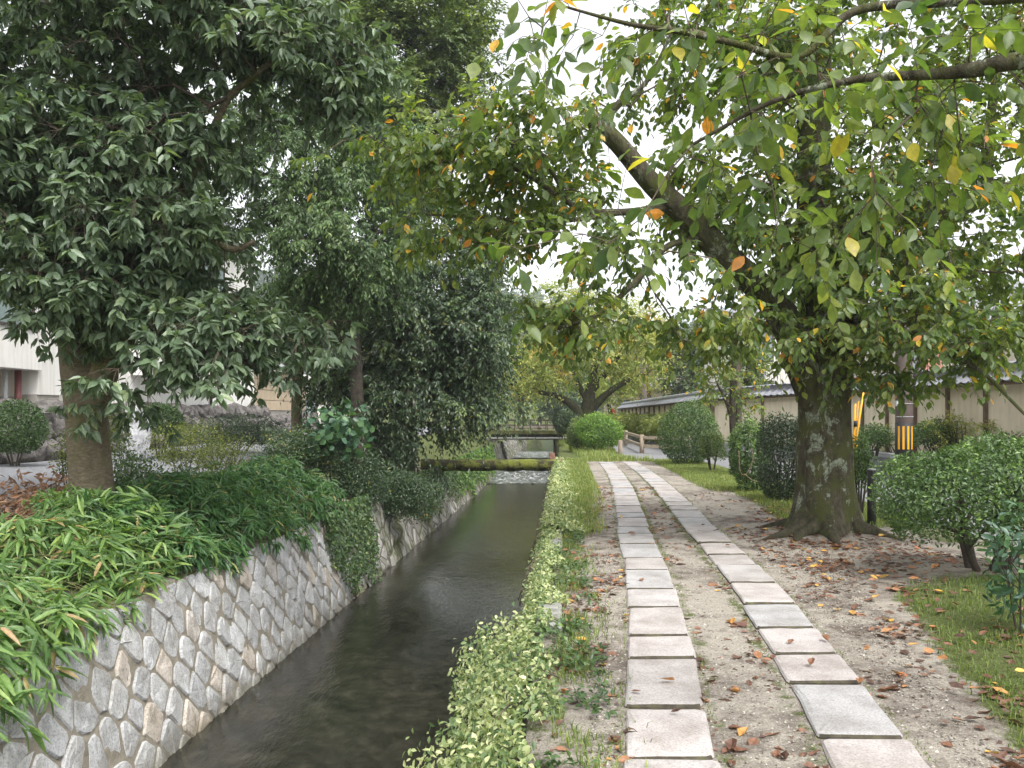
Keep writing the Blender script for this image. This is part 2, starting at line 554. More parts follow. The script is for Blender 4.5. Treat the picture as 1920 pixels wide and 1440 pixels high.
# ------------------------------------------------------------------ left canal wall of stones laid in diagonal courses
def stone_mat():
    m, nt, b = new_mat("granite_wall_stone")
    oi = nt.nodes.new("ShaderNodeObjectInfo")
    tz = nt.nodes.new("ShaderNodeSeparateXYZ"); nt.links.new(nt.nodes.new("ShaderNodeNewGeometry").outputs["Position"], tz.inputs[0])
    mr = nt.nodes.new("ShaderNodeMapRange"); mr.inputs[1].default_value = -1.50; mr.inputs[2].default_value = -1.26
    nt.links.new(math_n(nt, 'ADD', tz.outputs[2], math_n(nt, 'MULTIPLY', math_n(nt, 'SUBTRACT', noise_tex(nt, 6, 4, .6), .5), .35)), mr.inputs[0])
    damp = ramp(nt, mr.outputs[0], [(0, (.50, .48, .40)), (1, (1, 1, 1))])
    base = ramp(nt, oi.outputs["Random"], [(0, (.36, .365, .37)), (.35, (.42, .422, .425)), (.65, (.48, .48, .48)), (.85, (.41, .41, .42)), (.9, (.47, .42, .365)), (1, (.50, .45, .40))])
    sp = ramp(nt, noise_tex(nt, 55, 6, .75), [(.32, (.45, .45, .46)), (.5, (1, 1, 1)), (.7, (1.25, 1.24, 1.22))])
    st = ramp(nt, noise_tex(nt, 4.5, 6, .65), [(.35, (.68, .66, .62)), (.6, (1.05, 1.05, 1.05))])
    col = mixc(nt, 1.0, mixc(nt, 1.0, mixc(nt, 1.0, base, sp, 'MULTIPLY'), st, 'MULTIPLY'), damp, 'MULTIPLY')
    nt.links.new(col, b.inputs["Base Color"])
    b.inputs["Roughness"].default_value = .85
    bump(nt, b, math_n(nt, 'ADD', noise_tex(nt, 28, 6, .7), noise_tex(nt, 110, 3, .6)), .55, .014)
    return m


M['stone'] = stone_mat()
M['mortar'] = rough_mat("mortar", [(.3, (.15, .135, .105)), (.55, (.24, .215, .17)), (.75, (.32, .29, .235))], 9, .95, .7, 45, .02)
M['moss_wall'] = rough_mat("mossy_wall", [(.28, (.045, .045, .03)), (.45, (.10, .095, .065)), (.58, (.10, .115, .04)), (.75, (.15, .17, .05))], 3.5, .95, .9, 16, .05)
def far_stone_mat():
    m, nt, b = new_mat("weathered_coursed_stone")
    gp_ = nt.nodes.new("ShaderNodeNewGeometry").outputs["Position"]
    mp = nt.nodes.new("ShaderNodeMapping"); mp.inputs["Scale"].default_value = (1.0, 3.6, 2.6); nt.links.new(gp_, mp.inputs[0])
    ve = node(nt, "ShaderNodeTexVoronoi", feature='DISTANCE_TO_EDGE', Scale=1.0); nt.links.new(mp.outputs[0], ve.inputs["Vector"])
    vc = node(nt, "ShaderNodeTexVoronoi", feature='F1', Scale=1.0); nt.links.new(mp.outputs[0], vc.inputs["Vector"])
    sx = nt.nodes.new("ShaderNodeSeparateColor"); nt.links.new(vc.outputs["Color"], sx.inputs[0])
    st_c = ramp(nt, sx.outputs[0], [(0, (.22, .21, .18)), (.5, (.33, .32, .29)), (1, (.42, .40, .37))])
    col = mixc(nt, ramp(nt, ve.outputs["Distance"], [(.02, (0, 0, 0)), (.09, (1, 1, 1))]), (.09, .085, .06), st_c)
    k = ramp(nt, noise_tex(nt, 1.3, 6, .65), [(.46, (0, 0, 0)), (.60, (1, 1, 1))])
    col = mixc(nt, k, col, ramp(nt, noise_tex(nt, 12, 4, .7), [(.3, (.06, .065, .025)), (.7, (.14, .15, .05))]))
    nt.links.new(col, b.inputs["Base Color"]); b.inputs["Roughness"].default_value = .95
    bump(nt, b, math_n(nt, 'ADD', ramp(nt, ve.outputs["Distance"], [(0, (0, 0, 0)), (.15, (1, 1, 1))]), noise_tex(nt, 20, 4, .6)), .8, .04)
    return m


M['far_stone'] = far_stone_mat() if True else rough_mat("weathered_wall_stone", [(.28, (.10, .095, .06)), (.45, (.24, .225, .18)), (.62, (.20, .20, .11)), (.78, (.34, .33, .28))], 2.6, .95, .9, 11, .06)
WALL_H = 1.42


def lw(u, v, out=0.0):
    """point on the left wall: u along the canal (y), v up the batter (m), out = proud of the face"""
    t = v / WALL_H
    n = np.array([.964, 0, .267])
    return np.array([float(LT(u)) + .36 * (1 - t), u, -1.57 + 1.42 * t]) + n * out


wallL = empty("canal_wall", (float(LT(8)), 8, -1.6), "battered canal wall of pale granite stones in diagonal courses below the bamboo grass", "wall")
# mortar backing for the stone part, plain weathered wall beyond
def wall_sheet(name, y0, y1, mat, out, step=.25, wob=.0):
    us = np.arange(y0, y1 + 1e-6, step); vsn = np.linspace(0, WALL_H, 9)
    VV = np.array([lw(u, v, out + (rng.normal(0, wob) if wob else 0)) for u in us for v in vsn])
    k = len(vsn)
    i = np.arange(len(us) - 1)[:, None] * k; j = np.arange(k - 1)[None, :]
    return put(name, mesh_np(name, VV, [np.stack([i + j, i + k + j, i + k + j + 1, i + j + 1], -1).reshape(-1, 4)], mat, None, True), wallL)


wall_sheet("mortar_face", 3.0, 14.6, M['mortar'], .017, .2, .003)
wall_sheet("weathered_face", 14.6, 70, M['far_stone'], .02, .3, .03)


def clip_poly(poly, n, d):
    """keep the side where dot(p,n) <= d"""
    out = []
    for a, b_ in zip(poly, poly[1:] + poly[:1]):
        da, db = a[0] * n[0] + a[1] * n[1] - d, b_[0] * n[0] + b_[1] * n[1] - d
        if da <= 0: out.append(a)
        if (da < 0 < db) or (db < 0 < da):
            t = da / (da - db)
            out.append((a[0] + (b_[0] - a[0]) * t, a[1] + (b_[1] - a[1]) * t))
    return out


du, dv = .215, .37
sites = []
for ci in range(-2, int(11.8 / du) + 3):
    for ri in range(-1, 6):
        sites.append((3.0 + ci * du + rng.normal(0, .030), ri * dv + (dv / 2 if ci % 2 else 0) + .10 * (ci * du) % dv * 0 + rng.normal(0, .042)))
S = np.array(sites)
nst = 0
for si, (u, v) in enumerate(sites):
    if not (3.05 < u < 14.5 and -.12 < v < WALL_H + .1): continue
    poly = [(u - .5, max(v - .6, 0.0)), (u + .5, max(v - .6, 0.0)), (u + .5, min(v + .6, WALL_H)), (u - .5, min(v + .6, WALL_H))]
    dd = np.hypot(S[:, 0] - u, S[:, 1] - v)
    gap = .009 + .006 * rng.random()
    for k in np.argsort(dd)[1:13]:
        n = np.array([S[k, 0] - u, S[k, 1] - v]); L = np.linalg.norm(n)
        n = n / L
        poly = clip_poly(poly, n, n[0] * u + n[1] * v + L / 2 - gap)
        if len(poly) < 3: break
    if len(poly) < 3: continue
    # rounded, slightly irregular outline
    pp = np.array(poly); cen = pp.mean(0)
    if (pp[:, 0].max() - pp[:, 0].min()) < .07 or (pp[:, 1].max() - pp[:, 1].min()) < .07: continue
    out = []
    for a, b_, c in zip(np.roll(pp, 1, 0), pp, np.roll(pp, -1, 0)):
        la, lc_ = np.linalg.norm(a - b_), np.linalg.norm(c - b_)
        r = min(.035, .3 * la, .3 * lc_)
        out.append(b_ + (a - b_) / la * r + rng.normal(0, .004, 2))
        out.append(b_ + (c - b_) / lc_ * r + rng.normal(0, .004, 2))
    out = np.array(out)
    m = len(out)
    h = .024 + .018 * rng.random()
    tl = rng.normal(0, .06, 2)
    rings = []
    for sc, o_ in ((1.0, .004), (.985, h * .55), (.90, h * .92), (.55, h)):
        q = cen + (out - cen) * sc
        rings += [lw(a, b_, o_ + (a - cen[0]) * tl[0] * (o_ / h) + (b_ - cen[1]) * tl[1] * (o_ / h) + (rng.normal(0, .004) if sc < .99 else 0)) for a, b_ in q]
    rings.append(lw(cen[0], cen[1], h + rng.normal(0, .006)))
    R = np.array(rings)
    org = lw(cen[0], cen[1], 0)
    fs = []
    for r_ in range(3):
        for q in range(m):
            fs.append((r_ * m + q, r_ * m + (q + 1) % m, (r_ + 1) * m + (q + 1) % m, (r_ + 1) * m + q))
    for q in range(m):
        fs.append((3 * m + q, 3 * m + (q + 1) % m, 4 * m))
    me = bpy.data.meshes.new("stone")
    me.from_pydata([tuple(x) for x in (R - org)], [], fs); me.update()
    me.materials.append(M['stone'])
    o = bpy.data.objects.new("stone", me); C.objects.link(o)
    o.parent = wallL; o.location = tuple(org - np.array(wallL.location))
    nst += 1
print("wall stones", nst)

# right canal wall, mossy
wallR = empty("canal_wall", (float(RT(14)), 14, -1.6), "mossy green canal wall under the variegated ivy on the path side", "wall")
us = np.arange(-2, 70, .3)
VV = []
for u in us:
    for t in np.linspace(0, 1, 9):
        VV.append((float(RT(u)) - .36 * (1 - t) - .02 + rng.normal(0, .022), u, -1.58 + 1.56 * t))
k = 9
i = np.arange(len(us) - 1)[:, None] * k; j = np.arange(8)[None, :]
put("moss_face", mesh_np("moss_face", np.array(VV), [np.stack([i + j, i + j + 1, i + k + j + 1, i + k + j], -1).reshape(-1, 4)], M['moss_wall'], None, True), wallR)
M['kerb'] = rough_mat("granite_kerb", [(.3, (.16, .16, .14)), (.6, (.30, .295, .27)), (.8, (.40, .40, .38))], 12, .85, .4, 80, .01)
y = -1.0
while y < 26:
    L = 1.05 + .2 * rng.random()
    if not (5.6 < y < 6.9 or 8.6 < y < 10.3 or y > 22):
        y += L; continue
    a, b_ = float(RT(y + .01)), float(RT(y + L - .015))
    MB().beam((a + .07, y + .01, -.07), (b_ + .07, y + L - .015, -.07), .18, .2).build("kerb_stone", M['kerb'], wallR, bevel=.015)
    y += L

# ------------------------------------------------------------------ path with two lanes of granite slabs
def slab_mat():
    m, nt, b = new_mat("granite_slab")
    oi = nt.nodes.new("ShaderNodeObjectInfo")
    base = ramp(nt, oi.outputs["Random"], [(0, (.35, .325, .31)), (.3, (.40, .36, .345)), (.55, (.37, .35, .34)), (.8, (.33, .33, .335)), (1, (.41, .375, .36))])
    sp = ramp(nt, noise_tex(nt, 95, 5, .8), [(.30, (.50, .49, .48)), (.5, (1, 1, 1)), (.68, (1.3, 1.28, 1.26))])
    st = ramp(nt, noise_tex(nt, 3.3, 6, .65), [(.33, (.70, .68, .65)), (.6, (1.06, 1.06, 1.06))])
    col = mixc(nt, 1.0, mixc(nt, 1.0, base, sp, 'MULTIPLY'), st, 'MULTIPLY')
    nt.links.new(col, b.inputs["Base Color"])
    b.inputs["Roughness"].default_value = .8
    bump(nt, b, math_n(nt, 'ADD', noise_tex(nt, 34, 5, .65), noise_tex(nt, 190, 2, .6)), .35, .008)
    return m


M['slab'] = slab_mat()
pathV, pathF = [], []
pth = put("path", strip("path", 0, 25.6, .4, lambda y: lane_c(y) - .34, lambda y: lane_c(y, True) + .34, lambda x, y: float(ground_z(x, y)) + .004, 8, M['ground']))
a_ = pth.data.attributes.new("tint", 'FLOAT', 'POINT')
pc = np.array([v.co[:] for v in pth.data.vertices])
a_.data.foreach_set("value", grassy(pc[:, 0], pc[:, 1]).astype(np.float32))
tag(pth, "footpath of two lanes of pinkish granite slabs set in sand", kind="structure")
M['joint'] = rough_mat("joint_soil", [(.3, (.035, .03, .022)), (.55, (.075, .065, .045)), (.75, (.11, .115, .05))], 14, .95, .6, 70, .01)
for rt_ in (False, True):
    put("joint_bed", strip("joint_bed", .6, 25.2, .4, lambda y: lane_c(y, rt_) - .175, lambda y: lane_c(y, rt_) + .175, lambda x, y: float(ground_z(x, y)) + .007, 2, M['joint']), pth)
cutsL = [1.3, 2.05, 2.85, 3.647, 4.278, 5.128, 5.647, 6.469, 7.143, 8.0, 8.633, 9.56, 10.39, 11.0]
cutsR = [1.1, 1.9, 2.6, 3.25, 3.883, 4.65, 5.217, 5.825, 6.52, 7.317, 8.19, 8.79, 9.56, 10.27, 11.0]
for cuts, right in ((cutsL, False), (cutsR, True)):
    yy = list(cuts)
    while yy[-1] < 25.0:
        yy.append(yy[-1] + .55 + .38 * rng.random())
    for y0, y1 in zip(yy, yy[1:]):
        w = .405 + rng.normal(0, .005)
        c0, c1 = float(lane_c(y0, right)), float(lane_c(y1, right))
        y0g, y1g = y0 + .015, y1 - .015
        dx = rng.normal(0, .003)
        cs = np.array([(c0 - w / 2 + dx, y0g), (c0 + w / 2 + dx, y0g), (c1 + w / 2 + dx, y1g), (c1 - w / 2 + dx, y1g)]) + rng.normal(0, .006, (4, 2))
        outl = []
        for q in range(4):
            a, b_, c = cs[q - 1], cs[q], cs[(q + 1) % 4]
            r = .02 + .025 * rng.random()
            da, dc = (a - b_) / np.linalg.norm(a - b_), (c - b_) / np.linalg.norm(c - b_)
            outl += [b_ + da * r, b_ + (da + dc) * r * .28, b_ + dc * r]
            for t in (.33, .66):
                mid = b_ + dc * r + (c - b_ - 2 * dc * r) * t
                outl.append(mid + rng.normal(0, .0025, 2))
        outl = np.array(outl); cen = outl.mean(0); m = len(outl)
        zt = .035 + .005 * rng.random()
        tx, ty = rng.normal(0, .004, 2)
        VVs = []
        for ins, z in ((0, -.04), (0, zt - .016), (.012, zt - .004), (.04, zt)):
            for p in outl:
                d = cen - p
                q = p + d * min(ins / max(np.linalg.norm(d), .01), .9)
                VVs.append((q[0] - cen[0], q[1] - cen[1], z + ((q[0] - cen[0]) * tx + (q[1] - cen[1]) * ty) * (z > 0) + (rng.normal(0, .0012) if z > 0 else 0)))
        VVs.append((0, 0, zt - .001))
        fs = []
        for r_ in range(3):
            for q in range(m):
                fs.append((r_ * m + q, r_ * m + (q + 1) % m, (r_ + 1) * m + (q + 1) % m, (r_ + 1) * m + q))
        for q in range(m): fs.append((3 * m + q, 3 * m + (q + 1) % m, 4 * m))
        me = bpy.data.meshes.new("paving_slab"); me.from_pydata(VVs, [], fs); me.update()
        me.materials.append(M['slab']); me.materials.append(M['joint'])
        for q in range(m):
            me.polygons[q].material_index = 1
            if abs(me.polygons[m + q].normal.y) > .5: me.polygons[m + q].material_index = 1
        o = bpy.data.objects.new("paving_slab", me); C.objects.link(o)
        o.parent = pth; o.location = (cen[0], cen[1], float(ground_z(cen[0], cen[1])) - .012)

# ------------------------------------------------------------------ road and gravel yard
M['asphalt'] = rough_mat("pale_worn_asphalt", [(.3, (.14, .14, .145)), (.55, (.20, .20, .205)), (.8, (.27, .27, .275))], 70, .9, .35, 160, .006)
rl = lambda y: np.interp(y, [-4, 12, 24, 26, 27.5, 34, 60, 90], [5.6, 5.5, 5.3, 4.2, 3.5, 4.1, 4.9, 6.6])
rr = lambda y: np.interp(y, [-4, 24.5, 29, 34, 60, 90], [8.42, 8.42, 6.35, 6.2, 6.25, 7.6])
tag(put("road", strip("road", -4, 88, .8, rl, rr, lambda x, y: float(ground_z(x, y)) * .25 + .012, 8, M['asphalt'])), "narrow grey asphalt lane behind the bushes", kind="structure")
M['gravel'] = rough_mat("blue_grey_gravel", [(.3, (.13, .135, .145)), (.5, (.24, .245, .26)), (.72, (.40, .40, .42))], 55, .9, .9, 70, .03)
tag(put("gravel_yard", strip("gravel_yard", 10.5, 60, .6, lambda y: -10.2, lambda y: -5.9 + .05 * (y - 12), lambda x, y: float(ground_z(x, y)) + .02, 10, M['gravel'])), "blue-grey gravel yard behind the large evergreen tree", kind="structure")

# ------------------------------------------------------------------ log across the canal
lg = empty("log", (-.3, 24, -.15), "thick moss-covered log spanning the canal from bank to bank", "log")
pts = [(-2.55 + .19 * q, 24.0 + .02 * math.sin(q * .7), .0 + .012 * math.sin(q * 1.3)) for q in range(22)]
pts = [p for p in pts if p[0] < 1.36]
mb = MB(); mb.tube(pts, [.165 + .008 * math.sin(q * 2.1) for q in range(len(pts))], 16, .006)
mb.build("trunk", M['moss_log'], lg, True)
M['rust'] = rough_mat("rusty_iron", [(.3, (.07, .04, .03)), (.6, (.17, .09, .06)), (.8, (.24, .14, .09))], 12, .9, .4, 50)
mb = MB(); mb.beam((1.18, 23.8, -.22), (1.12, 24.1, .34), .16, .05).build("bracket", M['rust'], lg, bevel=.006)
mb = MB(); mb.tube([(1.33, 24, 0), (1.40, 24, 0)], .185, 14).build("end_collar", M['rust'], lg, True)

# ------------------------------------------------------------------ footbridge
M['old_wood'] = rough_mat("weathered_timber", [(.3, (.13, .105, .08)), (.6, (.24, .20, .16)), (.8, (.33, .29, .24))], 14, .9, .4, 50, stretch=(1, 1, .3))
M['dark_beam'] = rough_mat("dark_beam", [(.3, (.03, .03, .025)), (.6, (.06, .058, .048)), (.8, (.10, .09, .07))], 8, .85, .3, 40)
M['concrete'] = rough_mat("concrete", [(.3, (.26, .255, .24)), (.6, (.37, .36, .34)), (.8, (.45, .44, .42))], 5, .9, .3, 60)
BY = 45.0
bx0, bx1 = float(LT(BY)) - .5, float(RT(BY)) + .25
br = empty("footbridge", ((bx0 + bx1) / 2, BY, 0), "low concrete footbridge with thin metal railings across the canal", "bridge")
M['deck_moss'] = rough_mat("mossy_deck_edge", [(.3, (.06, .055, .035)), (.55, (.13, .13, .05)), (.78, (.22, .21, .12))], 2.5, .95, .4, 30)
MB().box(bx0, bx1, BY, BY + 2.2, .30, .52).build("deck", M['deck_moss'], br, bevel=.02)
MB().box(bx0 + .1, bx1 - .1, BY + .08, BY + .3, .02, .28).build("girder", M['dark_beam'], br)
MB().box(bx0 + .1, bx1 - .1, BY + 1.8, BY + 2.0, .02, .28).build("girder", M['dark_beam'], br)
MB().tube([(bx0 - .1, BY - .12, .10), (bx1 + .1, BY - .12, .10)], .05, 8).build("pipe", M['concrete'], br, True)
MB().box(bx0 - .1, bx0 + .45, BY + .1, BY + 2.1, -1.6, .0).build("abutment", M['far_stone'], br)
MB().box(bx1 - .5, bx1 + .1, BY + .1, BY + 2.1, -1.6, .0).build("abutment", M['moss_wall'], br)
M['rail'] = rough_mat("brown_painted_rail", [(.3, (.05, .04, .034)), (.7, (.10, .08, .068))], 8, .7, .2, 40)
for yy_ in (BY + .1, BY + 2.1):
    for q in range(10):
        x = bx0 + .06 + (bx1 - bx0 - .12) * q / 9
        MB().box(x - .022, x + .022, yy_ - .022, yy_ + .022, .52, 1.02).build("baluster", M['rail'], br)
    MB().box(bx0, bx1, yy_ - .03, yy_ + .03, 1.022, 1.07).build("handrail", M['rail'], br)
    MB().box(bx0, bx1, yy_ - .018, yy_ + .018, .76, .795).build("rail", M['rail'], br)
# second timber fence beyond the bridge
fb = empty("timber_fence", (.6, 58, .0), "low timber fence on the far bank behind the footbridge", "fence")
for q in range(9):
    x = -1.5 + .62 * q
    MB().box(x - .11, x + .11, 57.9, 58.1, .0, .62).build("post", M['old_wood'], fb)
MB().box(-1.8, 4.0, 57.86, 57.9, .42, .56).build("rail", M['old_wood'], fb)

# timber barrier posts where the slab path meets the lane
def post(parent, x, y, h, r, mat):
    return MB().tube([(x, y, -.05), (x + .004, y, h * .5), (x, y, h - .02), (x, y, h)], [r, r, r * .97, r * .82], 10).build("post", mat, parent, True)


fc = empty("timber_fence", (4.6, 30.4, 0), "short light timber fence with two rails beside the asphalt lane", "fence")
M['new_wood'] = rough_mat("light_timber", [(.3, (.26, .20, .145)), (.6, (.38, .31, .235)), (.8, (.46, .39, .30))], 14, .85, .3, 50, stretch=(1, 1, .3))
fpts = [(4.64, 30.5), (6.0, 29.0), (5.0, 37.5), (5.5, 45)]
for x, y in fpts: post(fc, x, y, .68, .085, M['new_wood'])
for (a, b_) in ((0, 1), (0, 2), (2, 3)):
    for z in (.58, .28):
        MB().beam((*fpts[a], z), (*fpts[b_], z), .06, .11).build("rail", M['new_wood'], fc)
for (px, py, h, nm) in ((1163, 857, .56, "reddish wooden barrier post by the bright green bush"), (1140, 846, .42, "short wooden post half hidden below the bright green bush")):
    g = G(px, py)
    o = MB().tube([(0, 0, -.05), (0, 0, h * .5), (0, 0, h - .03), (0, 0, h)], [.075, .072, .072, .06], 10).build("barrier_post", M['new_wood'], None, True)
    o.location = tuple(g); tag(o, nm, "post")
# ------------------------------------------------------------------ garden wall with tiled coping
def plaster_mat(name, c, var=.07):
    m, nt, b = new_mat(name)
    n = noise_tex(nt, 1.6, 6, .6)
    lo_ = tuple(x * (1 - var * 1.6) for x in c); hi_ = tuple(min(1, x * (1 + var)) for x in c)
    col = ramp(nt, n, [(.3, lo_), (.7, hi_)])
    st = ramp(nt, noise_tex(nt, 2.2, 5, .6, stretch=(3, 3, .35)), [(.32, (.80, .79, .76)), (.55, (1, 1, 1))])
    nt.links.new(mixc(nt, .7, col, mixc(nt, 1.0, col, st, 'MULTIPLY')), b.inputs["Base Color"])
    b.inputs["Roughness"].default_value = .9
    b.inputs["Specular IOR Level"].default_value = .2
    bump(nt, b, noise_tex(nt, 60, 4, .6), .2, .006)
    return m


M['ochre'] = plaster_mat("ochre_plaster", (.80, .70, .54))
M['post_wood'] = rough_mat("brown_post_wood", [(.3, (.10, .065, .045)), (.7, (.20, .14, .10))], 10, .8, .3, 40, stretch=(1, 1, .3))
M['tile'] = rough_mat("smoky_roof_tile", [(.3, (.15, .155, .17)), (.55, (.23, .235, .255)), (.8, (.31, .315, .33))], 9, .42, .2, 50, spec=.6)
GWP = [(9.48, 9.2), (9.25, 25.4), (7.02, 30.0), (6.76, 52.0)]
EAVE = [2.02, 2.0, 1.86, 1.62]
gw = empty("garden_wall", (9.3, 20, .5), "long ochre plaster garden wall with brown posts and grey tiled coping", "wall")
# one roof tile: gently curved, x along the wall, y up the slope
tw, tlen = .275, .34
prof = [(-.5, .018), (-.36, .002), (-.1, -.008), (.18, .004), (.34, .030), (.5, .020)]
tv = [(x * tw * 1.06, y * tlen * 1.15, z + y * .012 - dz) for dz in (0, .02) for y in (0, 1) for x, z in prof]
n6 = len(prof)
tf = []
for q in range(n6 - 1):
    tf.append((q, q + 1, n6 + q + 1, n6 + q))
    tf.append((2 * n6 + q, 2 * n6 + n6 + q, 2 * n6 + n6 + q + 1, 2 * n6 + q + 1))
    tf.append((q, 2 * n6 + q, 2 * n6 + q + 1, q + 1))
tile_me = bpy.data.meshes.new("roof_tile"); tile_me.from_pydata(tv, [], tf); tile_me.update(); tile_me.materials.append(M['tile'])
bigtile = MB()
for si in range(3):
    (xa, ya), (xb, yb) = GWP[si], GWP[si + 1]
    a3, b3 = Vector((xa, ya, 0)), Vector((xb, yb, 0))
    d = (b3 - a3); L = d.length; d.normalize()
    nfront = Vector((-d.y, d.x, 0))            # towards the lane
    if nfront.x > 0: nfront = -nfront
    za, zb = EAVE[si], EAVE[si + 1]
    zf = lambda t: za + (zb - za) * t
    sp = [1.42, 2.45, 1.35][si]
    offs = (16.7 - ya) % sp if si == 0 else 0.0
    posts = [offs + sp * q for q in range(int((L - offs) / sp) + 1)]
    if si == 0: posts = [0.0] + posts if posts[0] > .3 else posts
    posts.append(L)
    for q, s0 in enumerate(posts):
        p = a3 + d * min(s0, L - .05)
        t = s0 / L
        MB().beam(p + nfront * .095 + Vector((0, 0, .45)), p + nfront * .095 + Vector((0, 0, zf(t) + .03)), .09, .07, up=(d.x, d.y, 0)).build("post", M['post_wood'], gw)
        if q + 1 < len(posts) and posts[q + 1] - s0 > .2:
            pa, pb = a3 + d * s0, a3 + d * (posts[q + 1] - .012)
            mb = MB(); w = nfront * .07
            mb.add([pa + w + Vector((0, 0, .42)), pb + w + Vector((0, 0, .42)), pb - w + Vector((0, 0, .42)), pa - w + Vector((0, 0, .42)),
                    pa + w + Vector((0, 0, zf(t) + .10)), pb + w + Vector((0, 0, zf(posts[q + 1] / L) + .10)), pb - w + Vector((0, 0, zf(posts[q + 1] / L) + .10)), pa - w + Vector((0, 0, zf(t) + .10))],
                   [(0, 3, 2, 1), (4, 5, 6, 7), (0, 1, 5, 4), (1, 2, 6, 5), (2, 3, 7, 6), (3, 0, 4, 7)])
            mb.build("plaster_panel", M['ochre'], gw)
    # timber plate under the eave
    MB().beam(a3 + nfront * .30 + Vector((0, 0, za + .02)), b3 + nfront * .30 + Vector((0, 0, zb + .02)), .05, .07).build("eave_board", M['post_wood'], gw)
    mb = MB()
    mb.add([a3 + nfront * .34 + Vector((0, 0, za + .045)), b3 + nfront * .34 + Vector((0, 0, zb + .045)), b3 + Vector((0, 0, zb + .25)), a3 + Vector((0, 0, za + .25)),
            a3 + nfront * .12 + Vector((0, 0, za + .0)), b3 + nfront * .12 + Vector((0, 0, zb + .0))],
           [(0, 1, 2, 3), (0, 4, 5, 1), (3, 2, 5, 4)])
    mb.build("roof_board", M['post_wood'], gw)
    # tiles
    slope = math.atan2(.21, .36)
    nt_ = int(L / tw)
    for q in range(nt_):
        t = (q + .5) / nt_
        for row in range(2):
            for side in ((1, -1) if si < 2 else (1,)):
                base = a3 + d * (t * L) + nfront * (side * (.40 - row * .24)) + Vector((0, 0, zf(t) + .065 + row * .125 + rng.normal(0, .003)))
                up = (-nfront * side * math.cos(slope) + Vector((0, 0, math.sin(slope))))
                xax = up.cross(Vector((0, 0, 1))).normalized()
                zax = xax.cross(up).normalized()
                mat4 = Matrix(((xax.x, up.x, zax.x, base.x), (xax.y, up.y, zax.y, base.y), (xax.z, up.z, zax.z, base.z), (0, 0, 0, 1)))
                if si < 2 and side == 1:
                    o = bpy.data.objects.new("roof_tile", tile_me); C.objects.link(o)
                    o.parent = gw
                    o.matrix_parent_inverse = Matrix.Translation(-gw.location)
                    o.matrix_world = mat4
                    o.matrix_basis = mat4
                else:
                    bigtile.add([mat4 @ Vector(v) for v in tv], tf)
    # ridge tiles
    nr = int(L / .32)
    for q in range(nr):
        t0, t1 = q / nr, (q + .96) / nr
        mb = MB()
        pa, pb = a3 + d * (t0 * L), a3 + d * (t1 * L)
        pr = [(-.12, .0), (-.09, .07), (0, .105), (.09, .07), (.12, .0)]
        mb.add([p + nfront * x + Vector((0, 0, zf(tt) + .335 + z)) for p, tt in ((pa, t0), (pb, t1)) for x, z in pr],
               [(k, k + 1, 6 + k, 5 + k) for k in range(4)] + [(4, 3, 2, 1, 0), (5, 6, 7, 8, 9)])
        if si < 2: mb.build("ridge_tile", M['tile'], gw)
        else: bigtile.add(mb.v, mb.f)
    MB().beam(a3 + Vector((0, 0, za + .29)), b3 + Vector((0, 0, zb + .29)), .2, .12).build("ridge_bed", M['tile'], gw)
o = bigtile.build("far_roof_tiles", M['tile'], gw); o["kind"] = "stuff"

# ------------------------------------------------------------------ block retaining wall
rw = empty("retaining_wall", (8.5, 19, 0), "low grey stone block retaining wall behind the striped utility pole", "wall")
M['block'] = rough_mat("grey_block", [(.3, (.14, .145, .15)), (.55, (.25, .255, .26)), (.8, (.36, .36, .36))], 5, .9, .5, 40)
M['coping'] = rough_mat("pale_coping", [(.3, (.36, .37, .38)), (.7, (.50, .51, .52))], 6, .85, .3, 50)
for row in range(2):
    y = 11.0 + (.25 if row else 0)
    while y < 24.4:
        L = .46
        MB().box(8.46, 8.72, y + .006, y + L - .006, -.05 + row * .255, .195 + row * .255).build("block", M['block'], rw, bevel=.008)
        y += L
y = 11.0
while y < 24.4:
    MB().box(8.43, 8.74, y + .006, y + .6 - .006, .46, .56).build("coping_stone", M['coping'], rw, bevel=.008)
    y += .6
for (xa, ya), (xb, yb) in zip(RETAIN[1:], RETAIN[2:]):
    MB().beam((xa + .05, ya, .22), (xb + .05, yb, .22), .25, .54).build("wall_base", M['block'], rw)

# ------------------------------------------------------------------ utility pole with warning band
up_ = empty("utility_pole", (7.81, 17, 0), "brown utility pole with black and yellow striped warning band", "pole")
M['pole'] = rough_mat("brown_pole", [(.3, (.10, .075, .07)), (.6, (.145, .11, .10)), (.8, (.19, .15, .135))], 4, .75, .25, 60, stretch=(1, 1, .2))
M['black'] = rough_mat("black_sheet", [(.3, (.018, .018, .018)), (.7, (.035, .034, .033))], 10, .6, .1, 50)
M['amber'] = rough_mat("amber_paint", [(.3, (.75, .36, .025)), (.7, (.85, .43, .03))], 8, .5, .1, 50)
M['wire'] = rough_mat("galvanised", [(.3, (.42, .43, .44)), (.7, (.55, .56, .57))], 10, .4, .1, 50)
R0 = .165
MB().tube([(7.81, 17, -.3), (7.81, 17, 2), (7.81, 17, 4), (7.81, 17, 5.6)], [R0, R0 * .985, R0 * .95, R0 * .92], 28).build("shaft", M['pole'], up_, True)
MB().tube([(7.81, 17, .30), (7.81, 17, 1.28)], R0 + .004, 32).build("warning_band", M['black'], up_, True)
